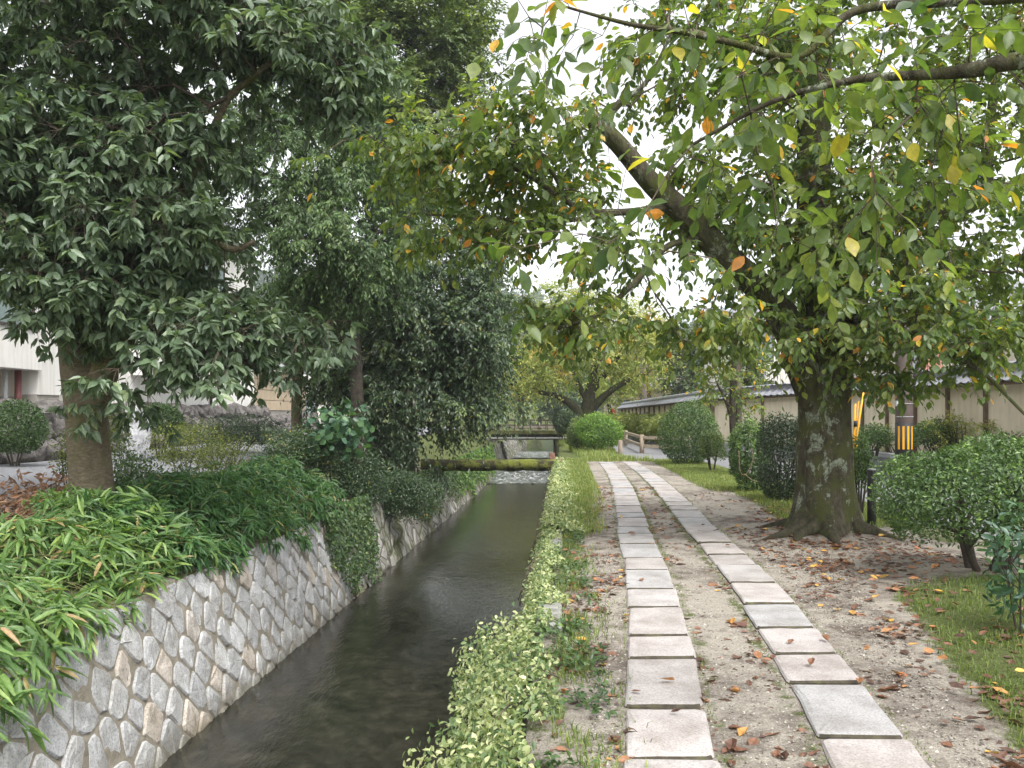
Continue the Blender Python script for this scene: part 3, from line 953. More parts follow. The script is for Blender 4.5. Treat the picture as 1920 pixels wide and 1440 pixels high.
for k in range(11):
    a = math.radians(-58 + 30 * k)
    if k in (4, 10): continue
    mb = MB()
    w = .019
    for z0, z1 in ((.757, 1.215),):
        pr = []
        for aa in (a - w / R0, a, a + w / R0):
            for r in (R0 + .0045, R0 + .009):
                pr.append((r, aa))
        vs_ = [(7.81 + r * math.sin(aa), 17 - r * math.cos(aa), z) for z in (z0, z1) for r, aa in pr]
        mb.add(vs_, [(1, 3, 9, 7), (3, 5, 11, 9), (0, 6, 8, 2), (2, 8, 10, 4), (0, 1, 7, 6), (4, 10, 11, 5), (0, 2, 3, 1), (2, 4, 5, 3), (6, 7, 9, 8), (8, 9, 11, 10)])
    mb.build("stripe", M['amber'], up_)
for z in (1.40, 1.66, 2.12):
    ang = np.linspace(0, 2 * math.pi, 25)
    MB().tube([(7.81 + (R0 + .004) * math.sin(a), 17 - (R0 + .004) * math.cos(a), z) for a in ang], .006, 5).build("strap", M['wire'], up_, True)
MB().box(7.81 - R0 - .012, 7.81 - R0 + .03, 16.93, 17.0, 1.61, 1.72).build("number_plate", M['wire'], up_)

gg = empty("guy_wire_guard", (6.25, 15.2, 0), "yellow guy wire covers leaning beside the mossy cherry trunk", "guy wire")
MB().tube([P(1599, 840, 15.2) * [1, 1, 0], P(1601, 812, 15.2), P(1604, 757, 15.2)], .017, 8).build("cover", M['amber'], gg, True)
MB().tube([P(1603, 840, 15.2) * [1, 1, 0], P(1607, 812, 15.2), P(1619, 736, 15.2)], .017, 8).build("cover", M['amber'], gg, True)
MB().tube([P(1601, 812, 15.3) * [1, 1, 0], P(1603, 812, 15.3), P(1610, 752, 15.3)], .012, 8).build("cover", M['amber'], gg, True)
c_ = P(1604, 795, 15.16)
MB().tube([c_ - [.0, 0, .05], c_ + [.004, 0, .06]], .032, 10).build("clamp", M['black'], gg, True)
MB().tube([P(1619, 736, 15.2), (6.9, 15.9, 3.6), (7.81, 17, 5.4)], .008, 5).build("cable", M['wire'], gg, True)

bo = empty("bollard", (4.72, 11.2, 0), "short black wooden bollard with a pale top beside the cherry trunk", "bollard")
MB().tube([(4.72, 11.2, -.1), (4.72, 11.2, .35), (4.72, 11.2, .735)], [.056, .055, .054], 14).build("shaft", M['black'], bo, True)
MB().tube([(4.72, 11.2, .736), (4.72, 11.2, .750), (4.72, 11.2, .756)], [.054, .052, .040], 14).build("cap", M['coping'], bo, True)

# ------------------------------------------------------------------ houses
M['white'] = plaster_mat("white_render", (.80, .78, .74), .04)
M['cream'] = plaster_mat("cream_render", (.66, .61, .52), .05)
M['grey_plinth'] = plaster_mat("grey_plinth", (.40, .37, .34), .08)
M['beige_board'] = plaster_mat("beige_board", (.52, .42, .30), .08)
M['pink'] = plaster_mat("faded_red_render", (.50, .24, .20), .08)
M['frame_dark'] = rough_mat("dark_window_frame", [(.3, (.05, .04, .035)), (.7, (.08, .065, .055))], 10, .5, .1, 40)
M['drain'] = rough_mat("dark_red_pipe", [(.3, (.13, .045, .045)), (.7, (.19, .07, .065))], 8, .5, .1, 40)
M['grey_metal'] = rough_mat("grey_metal", [(.3, (.30, .31, .32)), (.7, (.42, .43, .44))], 6, .5, .1, 40)
m, nt, b = new_mat("window_glass")
b.inputs["Base Color"].default_value = (.22, .28, .29, 1); b.inputs["Roughness"].default_value = .12; b.inputs["Specular IOR Level"].default_value = .8
M['glass'] = m


def window_x(parent, x, y0, y1, z0, z1, face=1, bars=1):
    """window on a wall whose outer face is at x, facing +x (face=1) or -x"""
    t = .06
    mb = MB()
    xa, xb = sorted((x - .03 * face, x + .05 * face))
    mb.box(xa, xb, y0 - t, y1 + t, z0 - t, z0); mb.box(xa, xb, y0 - t, y1 + t, z1, z1 + t)
    mb.box(xa, xb, y0 - t, y0, z0, z1); mb.box(xa, xb, y1, y1 + t, z0, z1)
    w = mb.build("window", M['frame_dark'], parent)
    for q in range(bars):
        ym = y0 + (y1 - y0) * (q + 1) / (bars + 1)
        MB().box(min(x, x + .035 * face), max(x, x + .035 * face), ym - .03, ym + .03, z0, z1).build("mullion", M['frame_dark'], w)
    for q in range(bars + 1):
        ya = y0 + (y1 - y0) * q / (bars + 1) + .03; yb = y0 + (y1 - y0) * (q + 1) / (bars + 1) - .03
        MB().box(min(x, x + .02 * face), max(x, x + .02 * face), ya, yb, z0, z1).build("pane", M['glass'], w)
    return w


def window_y(parent, y, x0, x1, z0, z1, bars=1):
    """window facing the camera (-y)"""
    t = .06
    mb = MB()
    mb.box(x0 - t, x1 + t, y - .05, y + .03, z0 - t, z0); mb.box(x0 - t, x1 + t, y - .05, y + .03, z1, z1 + t)
    mb.box(x0 - t, x0, y - .05, y + .03, z0, z1); mb.box(x1, x1 + t, y - .05, y + .03, z0, z1)
    w = mb.build("window", M['frame_dark'], parent)
    for q in range(bars + 1):
        xa = x0 + (x1 - x0) * q / (bars + 1) + .02; xb = x0 + (x1 - x0) * (q + 1) / (bars + 1) - .02
        MB().box(xa, xb, y - .02, y, z0, z1).build("pane", M['glass'], w)
    for q in range(bars):
        xm = x0 + (x1 - x0) * (q + 1) / (bars + 1)
        MB().box(xm - .02, xm + .02, y - .035, y, z0, z1).build("mullion", M['frame_dark'], w)
    return w


def gable_roof(parent, x0, x1, y0, y1, z0, rise, axis='y', over=.6, name="roof"):
    x0 -= over; x1 += over; y0 -= over; y1 += over
    th = .18
    if axis == 'y':
        xm = (x0 + x1) / 2
        pr = [(x0, z0 - .1), (xm, z0 + rise), (x1, z0 - .1)]
        vs_ = [(x, y, z + dz) for y in (y0, y1) for dz in (0, th) for x, z in pr]
    else:
        ym = (y0 + y1) / 2
        pr = [(y0, z0 - .1), (ym, z0 + rise), (y1, z0 - .1)]
        vs_ = [(x, y, z + dz) for x in (x0, x1) for dz in (0, th) for y, z in pr]
    fs_ = [(0, 1, 7, 6), (1, 2, 8, 7), (3, 9, 10, 4), (4, 10, 11, 5), (0, 3, 4, 1), (1, 4, 5, 2), (6, 7, 10, 9), (7, 8, 11, 10), (0, 6, 9, 3), (2, 5, 11, 8)]
    return MB().add(vs_, fs_).build(name, M['tile'], parent)


# left: white house beside the gravel yard
h1 = empty("white_house", (-14, 17, .4), "white rendered house with dark red drainpipe behind the large evergreen trunk", "house")
MB().box(-18, -10.9, 10, 19.8, 2.45, 8.0).build("upper_wall", M['white'], h1, bevel=.01)
MB().box(-17.9, -11.45, 10.05, 19.75, .3, 2.45).build("recessed_wall", M['cream'], h1)
MB().box(-18, -11.0, 19.803, 20.8, 1.90, 8.0).build("corner_wall", M['white'], h1)
MB().box(-18, -11.03, 19.806, 20.79, .3, 1.897).build("plinth", M['grey_plinth'], h1)
MB().box(-17.9, -11.42, 10.1, 19.7, .3, 1.85).build("plinth", M['grey_plinth'], h1)
MB().tube([(-11.28, 19.0, 1.3), (-11.28, 19.0, 2.44)], .05, 8).build("drainpipe", M['wire'], h1, True)
MB().tube([(-11.2, 19.35, .9), (-11.2, 19.35, 2.44)], .075, 10).build("drainpipe", M['drain'], h1, True)
window_x(h1, -10.9, 16.6, 19.35, 3.42, 4.8)
window_x(h1, -10.9, 12.0, 14.4, 3.42, 4.8)
window_x(h1, -10.9, 16.6, 19.0, 6.1, 7.2)
gable_roof(h1, -18, -10.9, 10, 20.8, 8.05, 1.9)

h2 = empty("white_house", (-14, 29, .4), "larger white house seen through the evergreen leaves behind the yellow-green shrubs", "house")
MB().box(-19, -11.0, 21.9, 36.4, 1.68, 8.3).build("wall", M['white'], h2)
MB().box(-18.98, -11.06, 21.95, 36.38, .3, 1.677).build("plinth", M['grey_plinth'], h2)
MB().box(-10.998, -10.4, 24.6, 30.2, 2.55, 4.6).build("bay", M['white'], h2, bevel=.01)
window_x(h2, -10.4, 26.4, 28.6, 2.75, 4.2)
window_x(h2, -11.0, 31.6, 34.4, 2.75, 4.0)
window_x(h2, -11.0, 24.0, 26.4, 5.4, 6.9)
window_x(h2, -11.0, 29.5, 32.5, 5.4, 6.9)
MB().tube([(-10.93, 31.0, 1.4), (-10.93, 31.0, 8.1)], .05, 8).build("drainpipe", M['frame_dark'], h2, True)
gable_roof(h2, -19, -11.0, 21.9, 36.4, 8.35, 2.0)
window_y(h2, 21.9, -14.5, -12.4, 3.4, 4.8)

h3 = empty("beige_annex", (-13.5, 41, .4), "low beige boarded annex with dark roof at the end of the white house", "house")
for q in range(4):
    z0 = 1.55 + q * .46
    MB().box(-17, -11.0 - .0 * q, 36.45, 45.4, z0 + .012, z0 + .448).build("board", M['beige_board'], h3, bevel=.01)
MB().box(-16.95, -11.05, 36.5, 45.35, .3, 3.4).build("core", M['grey_plinth'], h3)
gable_roof(h3, -17, -11, 36.45, 45.4, 3.5, .9, over=.4)

# rocks below the left houses
M['rock'] = rough_mat("dark_rock", [(.28, (.06, .056, .052)), (.5, (.14, .128, .12)), (.75, (.27, .25, .235))], 4, .9, .9, 14, .05)


def rock_mesh(sx, sy, sz, seed, sub=2):
    bm = bmesh.new()
    bmesh.ops.create_icosphere(bm, subdivisions=sub, radius=1)
    for v in bm.verts:
        n = mnoise.noise(v.co * 1.3 + Vector((seed * 3.7, seed, 0))) * .42 + mnoise.noise(v.co * 3.1 + Vector((seed, 0, seed * 2.1))) * .14
        v.co *= 1 + n
        v.co.x *= sx; v.co.y *= sy; v.co.z *= sz
    me = bpy.data.meshes.new("rock"); bm.to_mesh(me); bm.free()
    return me


rkw = empty("rock_wall", (-10.6, 24, .4), "dark rugged rock retaining wall under the white houses", "wall")
rmes = [rock_mesh(.26 + .08 * rng.random(), .28 + .10 * rng.random(), .24 + .06 * rng.random(), 1.7 * q + .3) for q in range(9)]
for me in rmes: me.materials.append(M['rock'])
for row in range(3):
    y = 17.0 + .2 * row
    while y < 46:
        if row < 2 or y < 37:
            o = bpy.data.objects.new("rock", rmes[int(rng.integers(9))]); C.objects.link(o)
            o.parent = rkw
            s = 1 + .25 * rng.random()
            o.location = (-10.55 - .17 * row + rng.normal(0, .05) + 10.6, y - 24, .62 + row * .42 - .4)
            o.rotation_euler = (rng.normal(0, .3), rng.normal(0, .3), rng.random() * 6)
            o.scale = (s, s, s)
        y += .46 + .16 * rng.random()
MB().box(-11.9, -11.05, 16.8, 46, .2, 1.05).build("backing", M['rock'], rkw)
for q in range(7):
    o = put("rock", rock_mesh(.32 + .1 * rng.random(), .35 + .1 * rng.random(), .26 + .08 * rng.random(), 9.1 + q), None, M['rock'])
    p = P(8 + q * 15, 850, 18.2 + .25 * q); o.location = (p[0], p[1], .58)
    tag(o, "dark boulder in the row edging the gravel yard below the round bush", "rock", "boulders edging the gravel yard")
# pale standing stone
M['pale_stone'] = rough_mat("pale_standing_stone", [(.3, (.26, .265, .28)), (.55, (.44, .44, .45)), (.75, (.60, .60, .60))], 7, .85, .7, 30, .02)
ss = put("standing_stone", rock_mesh(.30, .2, .62, 4.2, 3), None, M['pale_stone'])
p = P(254, 800, 18.0); ss.location = (p[0], p[1], 1.02)
tag(ss, "pale grey upright stone slab standing beyond the evergreen trunk", "stone")

# right: houses beyond the garden wall
h4 = empty("beige_house", (16, 32, .5), "beige house with faded red pillar above the tiled garden wall", "house")
MB().box(13.2, 24, 29, 38, .4, 4.2).build("wall", M['cream'], h4)
MB().box(13.9, 14.5, 28.7, 28.997, .4, 4.2).build("pillar", M['pink'], h4)
MB().box(16.0, 24.2, 27.0, 28.997, .4, 3.95).build("porch_wall", M['cream'], h4)
MB().box(15.8, 24.4, 26.7, 29.0, 3.96, 4.12).build("eave_board", M['white'], h4)
window_y(h4, 29.0, 12.95 + .5, 13.75, 2.2, 3.6, 0)
MB().tube([(13.25, 28.92, .5), (13.25, 28.92, 4.1)], .06, 8).build("drainpipe", M['grey_metal'], h4, True)
MB().tube([(15.1, 28.92, .5), (15.1, 28.92, 4.1)], .10, 8).build("drainpipe", M['grey_metal'], h4, True)
gable_roof(h4, 13.2, 24, 29, 38, 4.25, 2.2, axis='x', over=.7)
h5 = empty("white_house", (12.5, 41, .4), "white two-storey house with grey windows behind the young staked tree", "house")
MB().box(10.6, 17, 40, 47, .3, 5.6).build("wall", M['white'], h5)
window_y(h5, 40.0, 11.0, 12.2, 3.9, 5.2); window_y(h5, 40.0, 13.0, 14.4, 3.9, 5.2); window_y(h5, 40.0, 11.0, 12.2, 1.6, 2.9)
gable_roof(h5, 10.6, 17, 40, 47, 5.65, .9, axis='x', over=.4)
MB().box(11.1, 11.8, 39.7, 39.997, 3.0, 3.6).build("air_conditioner", M['grey_metal'], h5)
h6 = empty("pink_house", (9, 72, .4), "small pale pink house at the far end of the lane", "house")
MB().box(8.4, 14, 70, 78, 0, 3.4).build("wall", plaster_mat("pale_pink_render", (.55, .46, .40)), h6)
window_y(h6, 70.0, 8.8, 9.6, 1.2, 2.4, 0)
gable_roof(h6, 8.4, 14, 70, 78, 3.45, 1.5, axis='x')
h7 = empty("white_house", (-16, 66, 0), "pale distant house glimpsed between trunks left of the canal", "house")
MB().box(-22, -12.5, 62, 70, 0, 5.5).build("wall", M['white'], h7)
window_y(h7, 62.0, -16, -14.2, 1.2, 2.6); gable_roof(h7, -22, -12.5, 62, 70, 5.55, 1.8, axis='x')
# small red cloth and brown pole far down the lane
M['red'] = rough_mat("red_cloth", [(.3, (.55, .06, .04)), (.7, (.65, .09, .06))], 6, .8, .2, 30)
rb = empty("red_banner", (7.6, 62, .5), "small red banner hanging at the far end of the lane", "banner")
MB().box(7.15, 7.55, 61.97, 62.0, 1.1, 1.75).build("cloth", M['red'], rb)
MB().tube([(7.1, 62, 0), (7.1, 62, 1.9)], .025, 6).build("pole", M['dark_beam'], rb, True)
MB().tube([(7.08, 62, 1.78), (7.6, 62, 1.78)], .015, 6).build("crossbar", M['dark_beam'], rb, True)
bp = empty("utility_pole", (8.3, 54, .5), "brown wooden utility pole rising behind the far end of the garden wall", "pole")
MB().tube([(8.3, 54, 0), (8.3, 54, 2.8), (8.32, 54, 6.5)], [.24, .235, .19], 12).build("shaft", M['pole'], bp, True)
for z in (3.6, 2.35):
    MB().beam((7.4, 54, z), (10.6, 54, z), .07, .07).build("crossarm", M['old_wood'], bp)
MB().box(8.62, 9.0, 53.85, 54.1, 1.9, 2.25).build("equipment_box", M['grey_metal'], bp)
# ------------------------------------------------------------------ foliage library
def leaf_tmpl(rows, fold=.07, droop=.16):
    """rows: (y, half width). first and last rows are points"""
    v, f = [(0, rows[0][0], 0)], []
    prev = None
    for y, w in rows[1:-1]:
        n = len(v)
        dz = -droop * y * y
        v += [(-w, y, dz + fold * w * 2), (0, y, dz), (w, y, dz + fold * w * 2)]
        if prev is None:
            f += [(0, n + 1, n), (0, n + 2, n + 1)]
        else:
            f += [(prev, prev + 1, n + 1), (prev, n + 1, n), (prev + 1, prev + 2, n + 2), (prev + 1, n + 2, n + 1)]
        prev = n
    n = len(v)
    v.append((0, 1, -droop))
    f += [(prev, prev + 1, n), (prev + 1, prev + 2, n)]
    return np.array(v, float), np.array(f, int)


T_HI = leaf_tmpl([(0, 0), (.16, .24), (.42, .47), (.66, .45), (.86, .20), (1, 0)])
T_CHERRY = leaf_tmpl([(0, 0), (.28, .40), (.62, .47), (1, 0)])
T_LONG = leaf_tmpl([(0, 0), (.22, .42), (.58, .44), (1, 0)], .08, .22)
T_MID = leaf_tmpl([(0, 0), (.5, .5), (1, 0)], .10, .15)
T_LO = (np.array([(0, 0, 0), (-.5, .45, .06), (0, 1, -.08), (.5, .45, .06)], float), np.array([(0, 2, 1), (0, 3, 2)], int))


def leaves(tm, pos, d, nor, L, W, tint):
    tv_, tf_ = tm
    d = nrm(d)
    nor = nor - d * (nor * d).sum(-1, keepdims=True)
    nor = nrm(nor)
    s = np.cross(d, nor)
    N = len(pos); k = len(tv_)
    L = np.broadcast_to(L, (N,)); W = np.broadcast_to(W, (N,))
    V = (pos[:, None, :] + (tv_[None, :, 0] * W[:, None])[..., None] * s[:, None, :]
         + (tv_[None, :, 1] * L[:, None])[..., None] * d[:, None, :] + (tv_[None, :, 2] * L[:, None])[..., None] * nor[:, None, :])
    Fc = (tf_[None] + (np.arange(N) * k)[:, None, None]).reshape(-1, 3)
    return V.reshape(-1, 3), Fc, np.repeat(np.clip(tint, 0, 1), k)


def join_parts(parts):
    Vs, Fs, Ts, n = [], [], [], 0
    for v, f, t in parts:
        Vs.append(v); Fs.append(f + n); Ts.append(t); n += len(v)
    return np.concatenate(Vs), np.concatenate(Fs), np.concatenate(Ts)


def foliage_obj(name, parts, mat, parent):
    v, f, t = join_parts(parts)
    return put(name, mesh_np(name, v, [f], mat, t), parent)


def sample_blobs(blobs, shell=.6, clump=None):
    """blobs: (px, py, Y, rx px, ry px, ry m, n)"""
    out = []
    for px, py, Y, rx, ry, rd, n in blobs:
        nfull = n
        if clump: n = max(1, int(round(n / clump[0])))
        u = nrm(rng.normal(0, 1, (n, 3)))
        r = rng.random(n) ** (1 / 3)
        r = shell * (1 - .45 * rng.random(n) ** 1.5) + (1 - shell) * r
        q = u * r[:, None]
        Yd = Y + q[:, 1] * rd
        X = (px + q[:, 0] * rx - 960) / FPX * Y
        Z = CH + (HZ - (py + q[:, 2] * -ry)) / FPX * Y
        q = np.stack([X, Yd, Z], -1)
        if clump:
            q = np.repeat(q, clump[0], 0)[:max(nfull, 1)]
            q = q + rng.normal(0, 1, q.shape) * np.array([clump[1], clump[1], clump[1] * clump[2]])
        out.append(q)
    return np.concatenate(out)


def grow(limbs, targets, bal=.35, min_t=.25, sag=.05, seg=.35):
    """limbs: list of (pts, radii, attachable-from fraction). returns nodes, parents, fixed radius, target->node, target dirs"""
    pos, par, plen = [], [], []
    att = []
    for li, (pts, rad, t0) in enumerate(limbs):
        acc = 0.0
        for q, p in enumerate(pts):
            if q: acc += np.linalg.norm(p - pts[q - 1])
            pos.append(p); par.append(-1); plen.append(acc * .3)
            att.append(q >= t0 * len(pts))
    nfix = len(pos)
    pos = list(pos)
    P_ = np.zeros((nfix + len(targets) * 12, 3)); P_[:nfix] = np.array(pos)
    PL = np.zeros(len(P_)); PL[:nfix] = plen
    AT = np.zeros(len(P_), bool); AT[:nfix] = att
    PA = np.full(len(P_), -1)
    n = nfix
    base = P_[:nfix][AT[:nfix]]
    dist0 = np.array([np.min(np.linalg.norm(base - t, axis=1)) for t in targets])
    order = np.argsort(dist0)
    tnode = np.zeros(len(targets), int); tdir = np.zeros((len(targets), 3))
    for ti in order:
        t = targets[ti]
        dd = np.linalg.norm(P_[:n] - t, axis=1)
        cost = dd + bal * PL[:n] + (~AT[:n]) * 1e6
        k = int(np.argmin(cost))
        L = dd[k]
        ns = int(min(8, max(1, round(L / seg))))
        a = P_[k].copy()
        prev = k
        off = nrm(rng.normal(0, 1, 3)) * L * .07
        for q in range(1, ns + 1):
            f = q / ns
            p = a * (1 - f) + t * f + off * math.sin(math.pi * f) + np.array([0, 0, sag * L * math.sin(math.pi * f)])
            P_[n] = p; PA[n] = prev; PL[n] = PL[prev] + L / ns; AT[n] = True
            prev = n; n += 1
        tnode[ti] = prev
        tdir[ti] = P_[prev] - P_[PA[prev]]
    return P_[:n], PA[:n], nfix, tnode, nrm(tdir)


def branch_mesh(pos, par, nfix, rtip=.005, power=2.3, rmax=.12, sides=5):
    n = len(pos)
    kids = [[] for _ in range(n)]
    for q in range(nfix, n): kids[par[q]].append(q)
    r = np.zeros(n)
    for q in range(n - 1, nfix - 1, -1):
        s = sum(r[c] ** power for c in kids[q])
        r[q] = max(rtip, s ** (1 / power)) if s else rtip
    r = np.minimum(r, rmax)
    Vs, Fs, nv = [], [], 0
    started = set()
    for q in range(nfix, n):
        p = par[q]
        cont = p >= nfix and kids[p] and max(kids[p], key=lambda c: r[c]) == q
        if cont: continue
        ch = [p, q]
        while kids[ch[-1]]:
            ch.append(max(kids[ch[-1]], key=lambda c: r[c]))
        pts = pos[ch]
        rad = np.array([r[ch[1]]] + [r[c] for c in ch[1:]])
        rad[-1] *= .5
        sd = sides if rad[0] > .02 else 4
        v, f = tube_np(pts, rad, sd)
        Vs.append(v); Fs.append(f + nv); nv += len(v)
    return np.concatenate(Vs), np.concatenate(Fs)


def twig_mesh(s, d, L, droop, r=.0035):
    """many little 3-sided twigs, 3 segments"""
    t = np.array([0, .35, .7, 1.0])
    pts = s[:, None] + d[:, None] * (L[:, None] * t)[..., None] + np.array([0, 0, -1.0]) * (droop * L)[:, None, None] * (t ** 2)[None, :, None]
    A = nrm(np.cross(d, np.array([0.1, .2, 1.0]))); B = np.cross(d, A)
    ang = np.array([0, 2.094, 4.189])
    ring = np.cos(ang)[None, :, None] * A[:, None] + np.sin(ang)[None, :, None] * B[:, None]
    rr_ = r * np.array([1, .8, .6, .3])
    V = pts[:, :, None, :] + ring[:, None] * rr_[None, :, None, None]
    N = len(s)
    q = np.arange(3)[:, None] * 3; j = np.arange(3)[None]; k = (np.arange(3) + 1)[None] % 3
    Fq = np.stack([q + j, q + k, q + 3 + k, q + 3 + j], -1).reshape(-1, 4)
    return V.reshape(-1, 3), (Fq[None] + (np.arange(N) * 12)[:, None, None]).reshape(-1, 4)


def spray(cen, out, sp):
    """leaf sprays on cluster points -> (leaf parts, twig mesh)"""
    N = len(cen); nt_ = sp['nt']
    c = np.repeat(cen, nt_, 0); o_ = np.repeat(out, nt_, 0)
    n = len(c)
    d = nrm(o_ * sp.get('out', .6) + rng.normal(0, 1, (n, 3)) * sp.get('rand', .55) + np.array([0, 0, sp.get('rise', .1)]))
    L = rng.uniform(*sp['tl'], n)
    dr = np.full(n, sp.get('droop', .3)) * rng.uniform(.5, 1.5, n)
    ctint = np.repeat(rng.normal(0, sp.get('ctv', .12), N), nt_)
    nl = sp['nl']
    if sp['mode'] == 'alt':
        t = np.tile((np.arange(nl) + .7) / nl, n)
        t = np.clip(t + rng.normal(0, .05, n * nl), .05, 1)
        side_s = np.tile(np.where(np.arange(nl) % 2, 1., -1.), n)
    else:
        t = 1 - .22 * rng.random(n * nl) ** 2
        side_s = None
    R = lambda x: np.repeat(x, nl, 0)
    D, LL, DR, SS = R(d), R(L), R(dr), R(c)
    pos = SS + D * (LL * t)[:, None]
    pos[:, 2] -= DR * LL * t * t
    tang = nrm(D + np.array([0, 0, -2.]) * (DR * t)[:, None])
    m = n * nl
    sidev = nrm(np.cross(tang, np.array([0, 0, 1.])) + 1e-3)
    if side_s is not None:
        ld = tang * .55 + sidev * side_s[:, None] * .75 + rng.normal(0, .28, (m, 3)) + np.array([0, 0, -sp.get('hang', .3)])
    else:
        upv = np.cross(sidev, tang)
        ang = np.tile(np.arange(nl) * 2.4, n) + np.repeat(rng.random(n) * 6.28, nl)
        ld = tang * sp.get('fwd', .35) + sidev * np.cos(ang)[:, None] + upv * np.sin(ang)[:, None] * .75 + rng.normal(0, .15, (m, 3)) + np.array([0, 0, -sp.get('hang', .3)])
    ld = nrm(ld)
    nor = np.array([0, 0, 1.0]) * sp.get('up', 1.0) + rng.normal(0, .45, (m, 3)) + o_.repeat(nl, 0) * .25
    lL = rng.uniform(*sp['ll'], m)
    tint = np.clip(sp.get('t0', .45) + np.repeat(ctint, nl) + rng.normal(0, sp.get('tv', .17), m), 0, sp.get('tmax', .9))
    tf = sp.get('turn', 0)
    if tf:
        w = rng.random(m) < tf
        tint[w] = rng.uniform(.935, 1.0, w.sum())
    tw_ = twig_mesh(c, d, L, dr, sp.get('tr', .0035))
    return (sp['tm'], pos + ld * .008, ld, nor, lL, lL * sp['lw'] * rng.uniform(.85, 1.15, m), tint), tw_


def noise_trunk(pts, rad, sides=28, amp=.06, flare=None, ridges=0.0, seed=1.0, per=7):
    """thick bark-covered stem with fluting and a root flare"""
    pts = np.array(pts, float); rad = np.array(rad, float)
    cp = catmull(np.hstack([pts, rad[:, None]]), per)
    c3, r = cp[:, :3], cp[:, 3]
    V, F_ = tube_np(c3, r, sides)
    V = V.reshape(len(c3), sides, 3)
    z0 = c3[0, 2]
    for q in range(len(c3)):
        hgt = c3[q, 2] - z0
        for k in range(sides):
            v = V[q, k]; dirv = v - c3[q]
            a = 2 * math.pi * k / sides
            p = Vector((math.cos(a) * 1.3 + seed, math.sin(a) * 1.3, c3[q, 2] * .55 + seed))
            g = amp * (mnoise.noise(p * 1.4) * 1.6 + .6 * mnoise.noise(p * 4.0) + .35 * mnoise.noise(p * 9.0))
            if ridges:
                g += ridges * (math.sin(a * 5 + 1.5 * mnoise.noise(Vector((0, seed, hgt * .8))) * 2 + hgt * .5) * .5)
            if flare:
                w = max(0, 1 - hgt / flare[1]) ** 2.2
                g += w * flare[0] * (1 + .75 * math.sin(a * 4 + seed) + .35 * math.sin(a * 7 + 2.2 * seed))
            V[q, k] = c3[q] + dirv * (1 + g)
    return V.reshape(-1, 3), F_, c3, r


def make_tree(name, label, base, limbs, blobs, spec, bark, leafmat, twigmat=None, group=None, shell=.6, amp=.05, flare=None, ridges=0., sides=22, bal=.35, rmax=.1, targets=None, seg=.35, cat="tree", twigs=True, sag=.05, crown_name="crown", rtip=.005, seed=1., clump=None, nparts=0):
    """limbs: list of dict(p=[(px,py,Y,r_px)...], t=attach-from) ; first one is the trunk"""
    root = empty(name, base, label, cat, group)
    G_l, VV, FF, n = [], [], [], 0
    for li, l in enumerate(limbs):
        pts = [P(a, b_, Y) if not isinstance(a, str) else None for a, b_, Y, r in l['p']]
        rad = [r * Y / FPX for a, b_, Y, r in l['p']]
        V, F_, c3, r = noise_trunk(pts, rad, sides if li == 0 else max(10, sides - 8), amp, flare if li == 0 else None, ridges if li == 0 else ridges * .4, seed + li * 3.1)
        VV.append(V); FF.append(F_ + n); n += len(V)
        G_l.append((c3, r, l.get('t', .3)))
        if l.get('cap'):
            k = max(10, sides - 8) if li else sides
            VV.append(c3[-1][None]); tip = n; n += 1
            ring = np.arange(n - 1 - k, n - 1)
            FF.append(np.stack([ring, np.roll(ring, -1), np.full(k, tip), np.full(k, tip)], -1))
    Fs4 = np.concatenate(FF)
    tri = Fs4[:, 2] == Fs4[:, 3]
    put("trunk", mesh_np("trunk", np.concatenate(VV), [Fs4[~tri], Fs4[tri][:, :3]], bark, None, True), root)
    tg = targets if targets is not None else sample_blobs(blobs, shell, clump)
    pos, par, nfix, tn, td = grow(G_l, tg, bal, seg=seg, sag=sag)
    bv, bf = branch_mesh(pos, par, nfix, rtip, rmax=rmax)
    ctr = tg.mean(0)
    # clusters also along the outer branch nodes
    outd = nrm(td * .7 + nrm(tg - ctr) * .5)
    lp, (tvv, tff) = spray(tg, outd, spec)
    if twigs:
        bf = np.concatenate([bf, tff + len(bv)]); bv = np.concatenate([bv, tvv])
    put("branches", mesh_np("branches", bv, [bf], twigmat or M['twig'], None, True), root)["kind"] = "stuff"
    lq = split_largest(root, lp, leafmat, nparts, hi=spec['tm']) if nparts else lp
    o = foliage_obj(crown_name, [leaves(*lq)], leafmat, root)
    o["kind"] = "stuff"
    return root, lp


